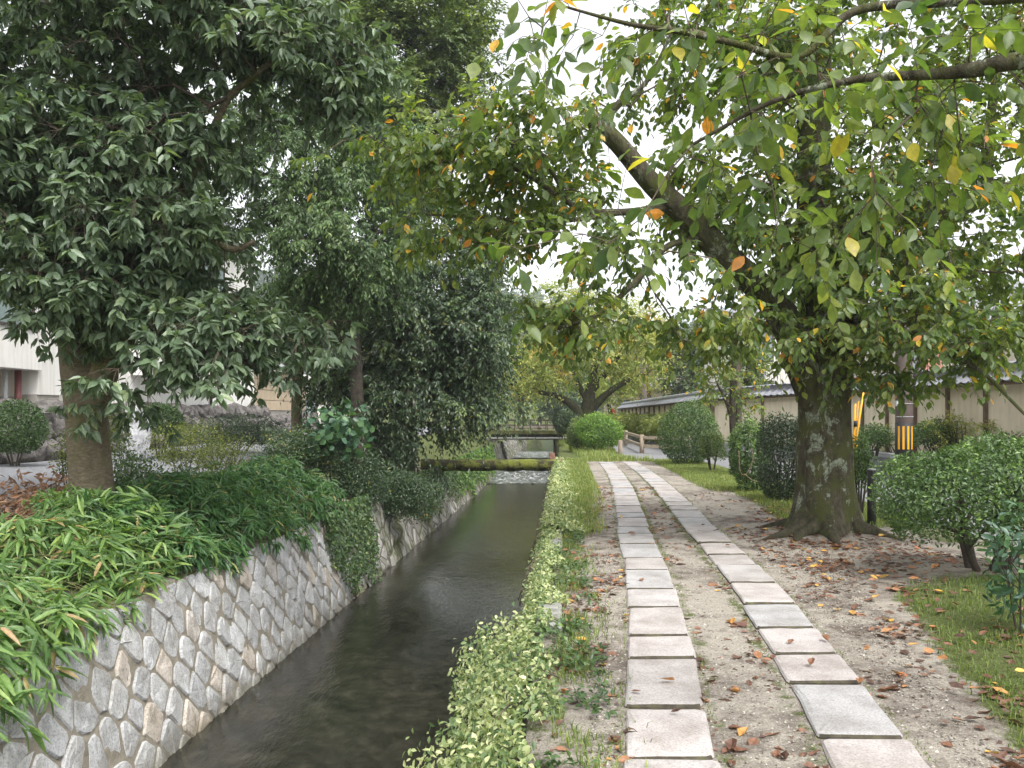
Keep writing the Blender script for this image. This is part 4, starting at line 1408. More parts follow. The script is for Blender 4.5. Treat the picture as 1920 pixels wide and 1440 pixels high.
# ------------------------------------------------------------------ bushes, grass, bamboo, ivy
def bush(name, label, cen, rad, n, lsize, mat, t0=.5, tv=.17, tm=T_MID, lumps=.10, stems=5, flat_bottom=-.75, lw_=.5, jit=.7, group=None, cat="bush", zfeather=0.0, thick=.34, top_light=0.0, ground=None, stem_r=.018, stemmat=None, sq=2.0, nparts=0):
    """rounded shrub: leaves through the outer shell of a lumpy ellipsoid, stems inside"""
    cen = np.array(cen, float); rad = np.array(rad, float)
    gz = float(ground_z(cen[0], cen[1])) if ground is None else ground
    root = empty(name, (cen[0], cen[1], gz), label, cat, group)
    u = nrm(rng.normal(0, 1, (int(n * 1.5), 3)))
    u = u[u[:, 2] > flat_bottom][:n]
    n = len(u)
    sd = float(rng.random() * 50)
    ph = rng.random((6, 4)) * 6.28
    fr = rng.normal(0, 1, (6, 3)) * 3.2
    lum = sum(np.sin(u @ fr[q] + ph[q, 0]) for q in range(6)) / 6 * lumps * 2.2
    depth = 1 - thick * rng.random(n) ** 1.7
    su = np.sign(u) * np.abs(u) ** (2 / sq)
    su = su / (np.abs(su) ** 2).sum(1, keepdims=True) ** .5 * (1 if sq == 2 else (1 / (np.abs(nrm(su)) ** sq).sum(1, keepdims=True) ** (1 / sq)))
    q = su * ((1 + lum) * depth * (1 + rng.normal(0, .02, n)))[:, None]
    pos = cen + q * rad
    if zfeather: pos[:, 2] += np.abs(rng.normal(0, zfeather, n)) * (u[:, 2] > .2)
    nor = nrm(u / rad) + rng.normal(0, jit, (n, 3))
    tang = nrm(np.cross(nor, rng.normal(0, 1, (n, 3))))
    d = nrm(tang + nrm(u) * .55 + np.array([0, 0, -.12]))
    L = rng.uniform(.75, 1.25, n) * lsize
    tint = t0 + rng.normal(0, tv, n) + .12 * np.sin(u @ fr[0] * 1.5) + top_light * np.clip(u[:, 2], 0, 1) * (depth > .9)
    lp = (tm, pos, d, nor, L, L * lw_, tint)
    if nparts: lp = split_largest(root, lp, mat, nparts, hi=tm)
    o = foliage_obj("foliage", [leaves(*lp)], mat, root)
    o["kind"] = "stuff"
    mb_v, mb_f, nv = [], [], 0
    for k in range(stems):
        a = 6.28 * k / stems + rng.random()
        b0 = np.array([cen[0] + rad[0] * .12 * math.cos(a), cen[1] + rad[1] * .12 * math.sin(a), gz - .05])
        e0 = cen + rad * np.array([.55 * math.cos(a), .55 * math.sin(a), .25 + .3 * rng.random()])
        mid = b0 * .5 + e0 * .5 + np.array([0, 0, -.06 * rad[2]]) + rng.normal(0, .04, 3) * rad
        cp = catmull([b0, mid, e0], 4)
        v, f = tube_np(cp, np.linspace(stem_r, stem_r * .4, len(cp)), 6)
        mb_v.append(v); mb_f.append(f + nv); nv += len(v)
        for w in range(3):
            s0 = cp[3 + w]; e1 = cen + rad * nrm(rng.normal(0, 1, 3) + [math.cos(a), math.sin(a), .5]) * .8
            cq = catmull([s0, (s0 + e1) / 2 + rng.normal(0, .03, 3), e1], 3)
            v, f = tube_np(cq, np.linspace(stem_r * .55, stem_r * .2, len(cq)), 5)
            mb_v.append(v); mb_f.append(f + nv); nv += len(v)
    if stems:
        put("stems", mesh_np("stems", np.concatenate(mb_v), [np.concatenate(mb_f)], stemmat or M['dark_bark'], None, True), root)["kind"] = "stuff"
    return root


def blades(pos, L, W, lean=.5, mat_t=.5, tv=.2, nseg=2):
    """bent grass blades"""
    n = len(pos)
    a = rng.random(n) * 6.28
    h = np.stack([np.cos(a), np.sin(a), np.zeros(n)], -1)
    sd = np.stack([-np.sin(a), np.cos(a), np.zeros(n)], -1)
    le = rng.uniform(.2, 1, n) * lean
    up = np.array([0, 0, 1.])
    p0 = pos; p1 = pos + (up * .6 + h * (le * .3)[:, None]) * L[:, None]; p2 = pos + (up * (1 - .45 * le)[:, None] + h * le[:, None]) * L[:, None]
    V = np.stack([p0 - sd * W[:, None] / 2, p0 + sd * W[:, None] / 2, p1 - sd * W[:, None] * .4, p1 + sd * W[:, None] * .4, p2], 1)
    f = np.array([(0, 1, 3), (0, 3, 2), (2, 3, 4)])
    F_ = (f[None] + (np.arange(n) * 5)[:, None, None]).reshape(-1, 3)
    t = np.repeat(np.clip(mat_t + rng.normal(0, tv, n), 0, 1), 5)
    return V.reshape(-1, 3), F_, t


def rand_on(n, x0, x1, y0, y1, dens=None):
    """random ground points; dens(x,y)->0..1"""
    out = []
    tot = 0
    for _ in range(60):
        x = rng.uniform(x0, x1, n) if not callable(x0) else None
        y = y0 + (y1 - y0) * rng.random(n)
        if callable(x0):
            x = x0(y) + (x1(y) - x0(y)) * rng.random(n)
        k = np.ones(n, bool) if dens is None else rng.random(n) < dens(x, y)
        out.append(np.stack([x[k], y[k]], -1)); tot += k.sum()
        if tot >= n: break
    q = np.concatenate(out)[:n]
    return np.column_stack([q, ground_z(q[:, 0], q[:, 1])])


leaf_variants = {}


def leaf_part(parent, me, pos, d, nor, L, W, name="leaf"):
    d = d / np.linalg.norm(d); nor = nor - d * nor.dot(d); nor /= np.linalg.norm(nor); s = np.cross(d, nor)
    mt = Matrix(((s[0] * W, d[0] * L, nor[0] * L, pos[0]), (s[1] * W, d[1] * L, nor[1] * L, pos[1]), (s[2] * W, d[2] * L, nor[2] * L, pos[2]), (0, 0, 0, 1)))
    o = bpy.data.objects.new(name, me); C.objects.link(o)
    if parent is not None:
        o.parent = parent
        o.matrix_parent_inverse = Matrix.Translation(-parent.location)
    o.matrix_basis = mt
    return o


def variants(tm, mat, tints):
    out = []
    for t in tints:
        v, f = tm
        out.append(mesh_np("leaf", v, [f], mat, np.full(len(v), t), True))
    return out


def split_largest(parent, lp, mat, nbest=300, name="leaf", hi=T_HI):
    """the leaves that show largest become objects of their own; the rest are returned"""
    tm, pos, d, nor, L, W, tint = lp
    vis = (pos[:, 1] > .4)
    px = 960 + pos[:, 0] / np.maximum(pos[:, 1], .1) * FPX
    py = HZ - (pos[:, 2] - CH) / np.maximum(pos[:, 1], .1) * FPX
    vis &= (px > 0) & (px < 1920) & (py > 0) & (py < 1440)
    size = np.where(vis, L / np.maximum(pos[:, 1], .1), 0)
    best = np.argsort(-size)[:nbest]
    tl_ = np.linspace(0, 1, 13)
    key = (name, mat.name, id(hi))
    if key not in leaf_variants: leaf_variants[key] = variants(hi, mat, tl_)
    for q in best:
        leaf_part(parent, leaf_variants[key][int(round(float(np.clip(tint[q], 0, 1)) * 12))], pos[q], d[q], nor[q], L[q], W[q], name)
    k = np.ones(len(pos), bool); k[best] = False
    return (tm, pos[k], d[k], nor[k], L[k], W[k], tint[k])
# ------------------------------------------------------------------ trees
oak_spec = dict(mode='whorl', nt=5, tl=(.16, .40), nl=9, ll=(.11, .17), lw=.42, droop=.4, hang=.36, rise=.12, tm=T_LONG, t0=.46, tv=.19, ctv=.17, tmax=.9, fwd=.45)
make_tree("evergreen_tree", "large broadleaf evergreen with drooping whorled leaves and thick smooth tan trunk", (-4.94, 10, .15),
    [dict(p=[(182, 1010, 10, 44), (175, 950, 10, 40), (168, 870, 10, 37), (163, 780, 10, 37), (158, 700, 10, 40), (150, 620, 10, 36), (150, 500, 10.1, 29), (160, 350, 10.2, 23), (150, 180, 10.2, 16), (170, 0, 10.2, 10), (170, -150, 10, 5)], t=.45),
     dict(p=[(172, 800, 9.92, 20), (196, 700, 9.85, 25), (212, 620, 9.85, 22), (250, 520, 9.8, 17), (300, 420, 9.7, 13), (370, 300, 9.6, 9), (430, 180, 9.5, 6)], t=.4),
     dict(p=[(290, 435, 9.7, 7), (345, 410, 9.55, 7), (385, 440, 9.5, 7), (435, 468, 9.45, 6), (478, 452, 9.4, 4)], t=.3),
     dict(p=[(205, 650, 9.85, 12), (300, 612, 9.6, 8), (400, 640, 9.4, 6), (480, 690, 9.2, 4)], t=.2),
     dict(p=[(150, 580, 10, 13), (60, 490, 9.8, 10), (-40, 420, 9.7, 7)], t=.2),
     dict(p=[(430, 180, 9.5, 6), (520, 110, 9.4, 5), (600, 90, 9.3, 3)], t=.0)],
    [(90, 190, 9.8, 200, 220, 1.5, 250), (70, 385, 9.6, 190, 120, 1.4, 190), (190, 525, 9.4, 110, 55, .9, 70), (330, 60, 9.6, 240, 115, 1.4, 170), (565, 95, 9.4, 115, 115, .9, 120),
     (270, 280, 9.5, 130, 120, 1.1, 110), (250, 420, 9.4, 120, 90, 1.0, 90), (410, 640, 9.3, 130, 55, .7, 75), (290, 520, 9.4, 110, 60, .8, 60), (60, -60, 9.8, 300, 130, 1.6, 45), (215, 765, 9.6, 42, 30, .2, 6)],
    oak_spec, M['oak_bark'], M['oak_leaf'], flare=(.18, .5), amp=.05, sides=30, shell=.55, bal=.3, clump=(6, .26, .4), nparts=300)

fine_spec = dict(mode='alt', nt=7, tl=(.3, .6), nl=14, ll=(.085, .13), lw=.42, droop=.55, hang=.65, rise=.1, tm=T_MID, t0=.44, tv=.16, ctv=.16, tmax=.93, up=.8)
make_tree("evergreen_tree", "slender-leaved evergreen with weeping sprays behind the large evergreen", (-3.3, 18.5, .15),
    [dict(p=[(676, 905, 18.5, 15), (672, 800, 18.5, 13), (665, 650, 18.5, 11), (650, 480, 18.5, 9), (620, 320, 18.5, 6), (600, 190, 18.5, 3)], t=.35)],
    [(545, 320, 18.3, 115, 140, 1.6, 170), (640, 430, 18, 110, 150, 1.5, 180), (690, 250, 18.3, 55, 120, 1.3, 70), (600, 560, 18, 90, 60, 1.1, 45), (470, 420, 18.2, 50, 90, 1.0, 24), (560, 200, 18.4, 110, 60, 1.2, 40)],
    fine_spec, M['dark_bark'], M['fine_leaf'], shell=.5, sides=14, clump=(7, .32, .45))

maple_spec = dict(mode='whorl', nt=5, tl=(.2, .45), nl=9, ll=(.06, .09), lw=.55, droop=.4, hang=.3, tm=T_LO, t0=.7, tv=.16, ctv=.14, tmax=1)
make_tree("maple_tree", "slim grey-trunked maple with yellow-green leaves by the beige annex", (-5.1, 20.5, .45),
    [dict(p=[(558, 850, 20.5, 11), (556, 760, 20.5, 10), (560, 690, 20.5, 10), (572, 630, 20.5, 7), (585, 560, 20.5, 4)], t=.5), dict(p=[(558, 720, 20.5, 8), (545, 650, 20.5, 6), (530, 580, 20.5, 4)], t=.4)],
    [(572, 590, 20.5, 55, 85, 1.0, 110), (520, 620, 20.5, 50, 60, .8, 50)], maple_spec, M['oak_bark'], M['tall_leaf'], shell=.4, sides=12)

tall_spec = dict(mode='alt', nt=8, tl=(.35, .75), nl=14, ll=(.10, .16), lw=.52, droop=.25, hang=.25, rise=.35, tm=T_LO, t0=.48, tv=.17, ctv=.2, tmax=1)
make_tree("tall_tree", "tall dense tree with lime tips rising above the canal", (-3.1, 25, .15),
    [dict(p=[(762, 880, 25, 20), (758, 700, 25, 17), (748, 500, 25, 15), (745, 380, 25, 14), (752, 250, 25, 12), (765, 120, 25, 8), (775, -60, 25, 4)], t=.5)],
    [(760, 200, 25, 105, 100, 1.8, 210), (770, 60, 25, 125, 105, 1.8, 210), (855, 110, 25, 50, 75, 1.3, 80), (835, 265, 25, 38, 45, .9, 36), (680, 60, 25, 75, 130, 1.4, 110), (760, -90, 25, 150, 90, 2, 80), (730, 330, 25, 85, 60, 1.2, 80), (690, 240, 24.5, 60, 90, 1.2, 70)],
    tall_spec, M['dark_bark'], M['tall_leaf'], shell=.45, sides=14, clump=(8, .42, .5))

dark_spec = dict(mode='alt', nt=8, tl=(.3, .75), nl=14, ll=(.08, .13), lw=.45, droop=.5, hang=.6, rise=.15, tm=T_LO, t0=.47, tv=.18, ctv=.22, tmax=.95, turn=.006, up=.8)
make_tree("evergreen_tree", "dark weeping evergreen leaning over the canal beside the mossy log", (-2.75, 21.2, .1),
    [dict(p=[(755, 890, 21.2, 24), (752, 800, 21.2, 20), (752, 700, 21.2, 19), (750, 600, 21.2, 16), (760, 520, 21.2, 12), (790, 440, 21.2, 6)], t=.2)],
    [(710, 560, 20.3, 105, 100, 1.5, 105), (850, 620, 20.5, 95, 130, 1.5, 165), (770, 735, 20.2, 130, 90, 1.4, 160), (640, 680, 19.8, 60, 80, 1.1, 55), (865, 720, 20.2, 60, 80, 1.1, 85), (710, 880, 19.5, 80, 60, .9, 60), (850, 490, 21, 85, 65, 1.2, 80), (790, 410, 21.2, 90, 60, 1.2, 70), (700, 440, 20.5, 70, 60, 1.2, 48), (900, 560, 20.8, 50, 70, 1.0, 40)],
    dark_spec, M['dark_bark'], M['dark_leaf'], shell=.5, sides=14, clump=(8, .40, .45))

cherry_spec = dict(mode='alt', nt=4, tl=(.18, .42), nl=8, ll=(.07, .12), lw=.56, droop=.35, hang=.55, rise=.1, tm=T_CHERRY, t0=.5, tv=.17, ctv=.12, tmax=.9, turn=.028, tr=.003)
ch_root, _ = make_tree("cherry_tree", "old leaning cherry tree with mossy lichen-spotted trunk beside the slab path", (3.68, 10, 0),
    [dict(p=[(1552, 1045, 10, 57), (1551, 1000, 10, 55), (1550, 950, 10, 53), (1548, 860, 10, 51), (1546, 760, 10, 48), (1542, 690, 10, 48), (1538, 630, 10, 43), (1532, 560, 10, 34), (1532, 470, 10, 32), (1525, 300, 10, 30), (1530, 150, 10, 24), (1555, 0, 10, 16), (1570, -150, 10, 8)], t=.45),
     dict(p=[(1525, 760, 9.95, 24), (1508, 690, 9.88, 31), (1484, 625, 9.82, 29), (1440, 555, 9.7, 27), (1375, 495, 9.5, 26), (1300, 415, 9.3, 24), (1225, 345, 9.1, 20), (1160, 270, 8.95, 17), (1103, 216, 8.85, 17)], t=.4, cap=True),
     dict(p=[(1560, 740, 10.0, 26), (1582, 640, 10.15, 28), (1602, 520, 10.3, 25), (1630, 420, 10.5, 22), (1690, 398, 10.7, 20), (1780, 392, 10.9, 18), (1870, 362, 11.1, 15), (1970, 330, 11.3, 12)], t=.3),
     dict(p=[(1850, 372, 11.05, 11), (1852, 300, 11.0, 10), (1860, 200, 11, 8), (1880, 60, 11, 5)], t=.1),
     dict(p=[(1595, 600, 10.0, 8), (1660, 600, 9.5, 6), (1730, 645, 8.9, 5), (1830, 690, 8.5, 4.2), (1910, 765, 8.2, 3), (1990, 850, 7.9, 2)], t=.1),
     dict(p=[(1335, 455, 9.35, 7), (1255, 460, 9.2, 6), (1190, 530, 9.0, 5.5), (1120, 590, 8.9, 4), (1040, 618, 8.8, 3)], t=.1),
     dict(p=[(1265, 385, 9.2, 9), (1170, 398, 9.0, 6.5), (1078, 388, 8.9, 5.5), (1040, 330, 8.8, 4), (985, 240, 8.7, 3)], t=.1),
     dict(p=[(1078, 388, 8.9, 5), (960, 315, 8.8, 4), (850, 305, 8.65, 3), (735, 285, 8.5, 2)], t=.05),
     dict(p=[(1170, 398, 9.0, 5.5), (1040, 415, 8.8, 4), (900, 408, 8.7, 3), (770, 400, 8.6, 2)], t=.05),
     dict(p=[(1125, 240, 8.88, 6), (1160, 195, 8.8, 7), (1215, 150, 8.7, 4), (1260, 60, 8.6, 3)], t=.2)],
    [(1050, 310, 8.9, 120, 100, 1.1, 80), (880, 310, 8.7, 140, 60, .9, 56), (750, 290, 8.6, 80, 40, .6, 16), (890, 410, 8.7, 150, 40, .8, 36), (1000, 220, 8.8, 80, 50, .7, 16), (1200, 485, 9.1, 150, 50, .8, 28),
     (1080, 592, 8.9, 85, 26, .4, 28), (1290, 610, 9.2, 60, 45, .6, 24), (1360, 340, 9.6, 140, 120, 1.2, 90), (1600, 330, 10, 220, 200, 1.6, 200), (1790, 470, 9.8, 180, 130, 1.6, 150), (1810, 610, 8.8, 150, 60, .9, 75),
     (1640, 560, 9.2, 130, 75, 1.0, 52), (1510, 480, 9.3, 110, 80, .8, 60), (1640, 690, 9.4, 55, 55, .5, 22), (1560, 50, 9.8, 330, 120, 1.6, 230), (1850, 180, 10, 150, 170, 1.4, 170), (1300, 110, 9.5, 140, 90, 1.1, 50), (1450, 600, 9.1, 80, 45, .5, 22)],
    cherry_spec, M['cherry_bark'], M['cherry_leaf'], flare=(.55, 1.0), amp=.075, ridges=.06, sides=48, shell=.35, bal=.35, rmax=.05, seed=2.3, clump=(4, .26, .35), nparts=300)

for (ex, ey, r0) in ((2.80, 9.6, .13), (2.95, 10.5, .10), (3.50, 9.15, .13), (4.35, 9.45, .11), (4.4, 10.4, .08), (3.10, 9.35, .10)):
    c0 = np.array([3.68, 10.0, .16]); e0 = np.array([ex, ey, float(ground_z(ex, ey)) - .03])
    dv_ = (e0 - c0); q1 = c0 + dv_ * .38; q1[2] = float(ground_z(q1[0], q1[1])) + .06; q2 = c0 + dv_ * .7 + rng.normal(0, .06, 3); q2[2] = float(ground_z(q2[0], q2[1])) + .015
    V_, F_, _, _ = noise_trunk([c0 + dv_ * .12 + [0, 0, .22], q1, q2, e0], [r0 * 1.5, r0, r0 * .6, r0 * .25], 14, .12, None, 0., ex)
    put("root", mesh_np("root", V_, [F_], M['far_bark'], None, True), ch_root)

near_spec = dict(mode='alt', nt=2, tl=(.18, .34), nl=6, ll=(.065, .105), lw=.52, droop=.3, hang=.5, rise=.0, tm=T_HI, t0=.45, tv=.19, ctv=.14, tmax=.9, turn=.03, tr=.002)
nr_root, nr_lp = make_tree("cherry_tree", "overhanging cherry bough with large green and yellow leaves close overhead", (4.2, 2.6, 0),
    [dict(p=[(3560, 1720, 2.6, 150), (3520, 900, 2.6, 130), (3450, 100, 2.65, 110), (3400, -600, 2.7, 70)], t=.9),
     dict(p=[(3450, 60, 2.65, 60), (2700, 60, 2.9, 42), (2200, 84, 3.0, 28), (1920, 112, 3.05, 17), (1830, 130, 3.1, 15), (1740, 140, 3.15, 10), (1600, 150, 3.2, 7), (1450, 190, 3.25, 5), (1300, 270, 3.3, 3)], t=.4),
     dict(p=[(3420, -300, 2.7, 60), (2600, -120, 3.1, 30), (1960, -12, 3.3, 11), (1750, 5, 3.4, 9), (1600, 22, 3.4, 8), (1500, 105, 3.4, 7), (1380, 82, 3.4, 6), (1280, 60, 3.4, 5), (1180, 45, 3.4, 4), (1050, 10, 3.4, 2)], t=.4)],
    [(1090, 60, 3.35, 120, 60, .3, 7), (1140, 410, 3.2, 80, 50, .2, 4), (985, 460, 3.15, 20, 20, .1, 1), (1260, 110, 3.35, 110, 60, .3, 6), (1420, 110, 3.3, 150, 100, .35, 12), (1650, 140, 3.2, 160, 100, .35, 12), (1830, 150, 3.1, 110, 120, .3, 7),
     (1450, 290, 3.3, 120, 80, .3, 6), (1560, 420, 3.3, 110, 80, .25, 6), (1700, 340, 3.2, 100, 90, .25, 4), (1840, 300, 3.1, 60, 60, .2, 2), (2050, 200, 3.0, 100, 200, .4, 7)],
    near_spec, M['cherry_bark'], M['cherry_leaf'], shell=.3, sides=24, bal=.3, rmax=.012, amp=.04, rtip=.0025, seg=.2, sag=.02)
for ch in list(nr_root.children):
    if ch.name.startswith("crown"): bpy.data.objects.remove(ch)
rest = split_largest(nr_root, nr_lp, M['cherry_leaf'], 300)
foliage_obj("crown", [leaves(*rest)], M['cherry_leaf'], nr_root)["kind"] = "stuff"

farc_spec = dict(mode='alt', nt=6, tl=(.5, 1.0), nl=11, ll=(.10, .16), lw=.55, droop=.35, hang=.4, rise=.15, tm=T_LO, t0=.42, tv=.2, ctv=.22, tmax=1)
make_tree("cherry_tree", "spreading yellow-green cherry tree with dark forked trunk near the footbridge", (3.5, 40, 0),
    [dict(p=[(1100, 840, 40, 16), (1101, 790, 40, 13), (1103, 755, 40, 12), (1110, 715, 40, 8), (1122, 650, 40, 5), (1130, 590, 40, 3)], t=.45),
     dict(p=[(1094, 785, 40, 9), (1075, 762, 39.8, 7.5), (1050, 745, 39.6, 6), (1010, 735, 39, 3.5)], t=.3),
     dict(p=[(1104, 775, 40, 9), (1130, 745, 39.8, 7), (1165, 720, 39.6, 5), (1215, 700, 39.4, 3)], t=.3),
     dict(p=[(1104, 740, 40, 7), (1135, 700, 40.3, 6), (1165, 660, 40.5, 4), (1195, 610, 41, 2)], t=.3),
     dict(p=[(1102, 755, 40, 6), (1075, 700, 40.2, 4.5), (1050, 640, 40.4, 2.5)], t=.3)],
    [(1100, 620, 40, 130, 70, 3.0, 170), (1010, 690, 39.4, 60, 45, 2.0, 60), (1190, 670, 39.8, 70, 55, 2.2, 90), (1080, 690, 40, 90, 35, 2.5, 60), (1190, 600, 40.5, 60, 40, 2, 40), (1060, 560, 40.5, 60, 40, 2, 40)],
    farc_spec, M['far_bark'], M['far_cherry_leaf'], shell=.4, sides=14, amp=.08, seg=.7, twigs=False, rtip=.012)

far_spec2 = dict(mode='alt', nt=6, tl=(.6, 1.3), nl=10, ll=(.14, .24), lw=.6, droop=.3, hang=.3, rise=.2, tm=T_LO, t0=.5, tv=.2, ctv=.25, tmax=1)


def far_tree(name, label, px, base_py, Y, top_py, w, n, mat, t0=.5, zb=0.0, tr=8, low=.25):
    sp = dict(far_spec2); sp['t0'] = t0
    k = Y / 60.0
    sp['ll'] = (.14 * k, .24 * k); sp['tl'] = (.6 * k, 1.2 * k)
    hpx = base_py - top_py
    cy = top_py + hpx * (1 - low) * .5
    ry = hpx * (1 - low) * .5
    b0 = P(px, base_py, Y)
    return make_tree(name, label, tuple(b0), [dict(p=[(px, base_py + 6, Y, tr), (px + 2, base_py - hpx * .2, Y, tr * .85), (px - 2, base_py - hpx * .5, Y, tr * .6), (px + 3, top_py + hpx * .15, Y, tr * .2)], t=.2)],
        [(px, cy, Y, w, ry, w * Y / FPX, n), (px - w * .4, cy + ry * .3, Y, w * .6, ry * .5, w * Y / FPX * .6, n // 4), (px + w * .4, cy - ry * .1, Y, w * .6, ry * .5, w * Y / FPX * .6, n // 4)],
        sp, M['far_bark'], mat, shell=.45, sides=10, seg=1.2, twigs=False, rtip=.02)


far_tree("cherry_tree", "yellowing cherry tree overhanging the canal beyond the footbridge", 975, 806, 62, 610, 75, 130, M['far_cherry_leaf'], .55, tr=7)
far_tree("cherry_tree", "small dark-trunked cherry at the far end of the lane", 1143, 800, 60, 700, 40, 50, M['far_cherry_leaf'], .4, tr=5, low=.4)
far_tree("cherry_tree", "orange-tinged cherry crown above the far brown utility pole", 1215, 800, 66, 590, 65, 110, M['far_cherry_leaf'], .6, tr=6)
far_tree("broadleaf_tree", "grey-green tree behind the far section of the garden wall", 1300, 795, 58, 610, 65, 130, M['pine'], .6, tr=7)
far_tree("broadleaf_tree", "leafy green tree between the white house and the garden wall", 1400, 795, 34, 640, 40, 70, M['tall_leaf'], .55, tr=5)
far_tree("broadleaf_tree", "round green tree closing the view beyond the footbridge", 1010, 800, 95, 690, 60, 100, M['tall_leaf'], .6, tr=5)
far_tree("broadleaf_tree", "dark green tree at the bend of the canal", 1060, 798, 85, 720, 45, 70, M['pine'], .5, tr=4)
far_tree("broadleaf_tree", "dense green tree on the far left bank behind the weeping evergreen", 900, 806, 52, 480, 80, 170, M['dark_leaf'], .5, tr=9)
far_tree("broadleaf_tree", "shady tree beside the pale distant house left of the canal", 690, 810, 46, 420, 110, 170, M['dark_leaf'], .45, tr=9)
far_tree("broadleaf_tree", "olive green tree above the beige house roof", 1720, 760, 48, 470, 120, 150, M['tall_leaf'], .6, tr=9)
far_tree("broadleaf_tree", "pale green tree rising between the two right-hand houses", 1560, 770, 52, 520, 90, 120, M['tall_leaf'], .65, tr=8)

young_spec = dict(mode='alt', nt=3, tl=(.2, .4), nl=7, ll=(.08, .12), lw=.55, droop=.3, hang=.45, tm=T_MID, t0=.62, tv=.15, ctv=.1, tmax=.9, turn=.06)
make_tree("young_cherry", "young cherry sapling tied to a stake in front of the garden wall", (5.2, 20, 0),
    [dict(p=[(1380, 895, 20, 6), (1374, 800, 20, 6), (1373, 740, 20, 5), (1376, 660, 20, 4), (1378, 590, 20, 2.5)], t=.4), dict(p=[(1374, 790, 20, 4), (1360, 750, 20, 3), (1345, 720, 20, 2)], t=.3)],
    [(1375, 640, 20, 50, 50, .6, 42), (1365, 715, 20, 60, 35, .6, 40), (1390, 755, 20, 40, 18, .4, 12)], young_spec, M['dark_bark'], M['cherry_leaf'], shell=.4, sides=10)
st_ = empty("support_stake", (5.31, 20.1, 0), "weathered wooden stake supporting the young sapling", "stake")
MB().tube([P(1385, 895, 20.1), P(1385, 760, 20.1), P(1384, 600, 20.1)], [.075, .072, .065], 10, .003).build("pole", M['old_wood'], st_, True)
MB().tube([P(1374, 742, 20.0) - [.05, .09, 0], P(1386, 742, 20.0) + [.08, -.02, 0], P(1386, 743, 20.0) + [.02, .2, 0]], .014, 5).build("tie", M['dark_bark'], st_, True)

# wooded hill behind
hill_v, hill_f = [], []
hx = np.linspace(-420, 520, 60); hy = np.linspace(230, 620, 26)
def hill_z(x, y):
    r = np.interp(x, [-420, -200, -60, 10, 60, 110, 200, 520], [60, 64, 60, 48, 36, 44, 52, 60]) / 1.0
    return r * sstep(235, 430, y) * (1 - .25 * sstep(480, 620, y)) + 4 * np.sin(x * .05 + 1) * sstep(260, 400, y) - 1
hv = np.array([(x, y, hill_z(x, y)) for y in hy for x in hx])
i = np.arange(25)[:, None] * 60; j = np.arange(59)[None]
M['hill'] = rough_mat("wooded_hill", [(.3, (.035, .055, .025)), (.7, (.07, .10, .04))], .08, .95, .2, 1)
tag(put("hill", mesh_np("hill", hv, [np.stack([i + j, i + j + 1, i + 60 + j + 1, i + 60 + j], -1).reshape(-1, 4)], M['hill'], None, True)), "wooded hill rising behind the houses", kind="structure")
nfo = 2600
fx = rng.uniform(-120, 260, nfo); fy = rng.uniform(245, 520, nfo); fz = hill_z(fx, fy)
cl_p = []
for q in range(9):
    hh = rng.uniform(8, 13, nfo)
    lv = rng.random(nfo)
    a = rng.random(nfo) * 6.28
    rad = (1 - lv) * 3.2 + .3
    pos = np.stack([fx + np.cos(a) * rad * .5, fy + np.sin(a) * rad * .5, fz + lv * hh], -1)
    d = np.stack([np.cos(a), np.sin(a), np.full(nfo, -.35)], -1)
    cl_p.append(leaves(T_LO, pos, d, np.array([0, 0, 1.]) + rng.normal(0, .4, (nfo, 3)), rad + 1.2, (rad + 1.2) * .9, .4 + rng.normal(0, .2, nfo)))
    cl_p.append(leaves(T_LO, pos + [0, 0, 1.], d * [-1, -1, 1], np.array([0, 0, 1.]) + rng.normal(0, .4, (nfo, 3)), rad + 1.2, (rad + 1.2) * .9, .4 + rng.normal(0, .2, nfo)))
tag(foliage_obj("forest", cl_p, M['pine'], None), "distant conifer wood covering the hill", kind="stuff")

# ------------------------------------------------------------------ bushes
def pb(px, py, Y): return P(px, py, Y)


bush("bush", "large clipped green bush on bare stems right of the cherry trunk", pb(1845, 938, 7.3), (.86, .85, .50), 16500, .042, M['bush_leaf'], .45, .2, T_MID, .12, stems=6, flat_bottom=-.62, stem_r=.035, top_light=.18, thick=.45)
bush("shrub", "small blue-green leafy shrub at the bottom right edge", pb(1915, 1075, 5.6), (.20, .25, .42), 330, .075, M['blue_shrub_leaf'], .55, .2, T_CHERRY, .2, stems=4, lw_=.42, jit=1.0, stem_r=.008, thick=.7, nparts=200)
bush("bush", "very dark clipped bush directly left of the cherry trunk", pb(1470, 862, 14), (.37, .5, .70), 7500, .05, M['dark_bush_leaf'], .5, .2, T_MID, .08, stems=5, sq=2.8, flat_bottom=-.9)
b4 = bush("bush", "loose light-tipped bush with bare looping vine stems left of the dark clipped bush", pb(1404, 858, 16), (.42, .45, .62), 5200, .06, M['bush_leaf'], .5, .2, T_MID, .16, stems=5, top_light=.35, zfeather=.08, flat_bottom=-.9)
lp_ = catmull([P(1385, 845, 15.5), P(1388, 885, 15.45), P(1400, 888, 15.45), P(1412, 860, 15.45), P(1408, 840, 15.5)], 6)
MB().tube(lp_, .012, 6).build("vine_stem", M['oak_bark'], b4, True)
MB().tube(catmull([P(1395, 888, 15.45), P(1410, 900, 15.45), P(1430, 906, 15.5)], 5), .012, 6).build("vine_stem", M['oak_bark'], b4, True)
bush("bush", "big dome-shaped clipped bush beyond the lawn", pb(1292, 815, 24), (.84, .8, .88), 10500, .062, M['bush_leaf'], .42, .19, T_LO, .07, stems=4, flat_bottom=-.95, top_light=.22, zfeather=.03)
bush("bush", "small brownish thinning bush beside the dome-shaped bush", pb(1335, 836, 21.5), (.36, .36, .42), 2600, .05, M['tall_leaf'], .35, .2, T_LO, .15, stems=5)
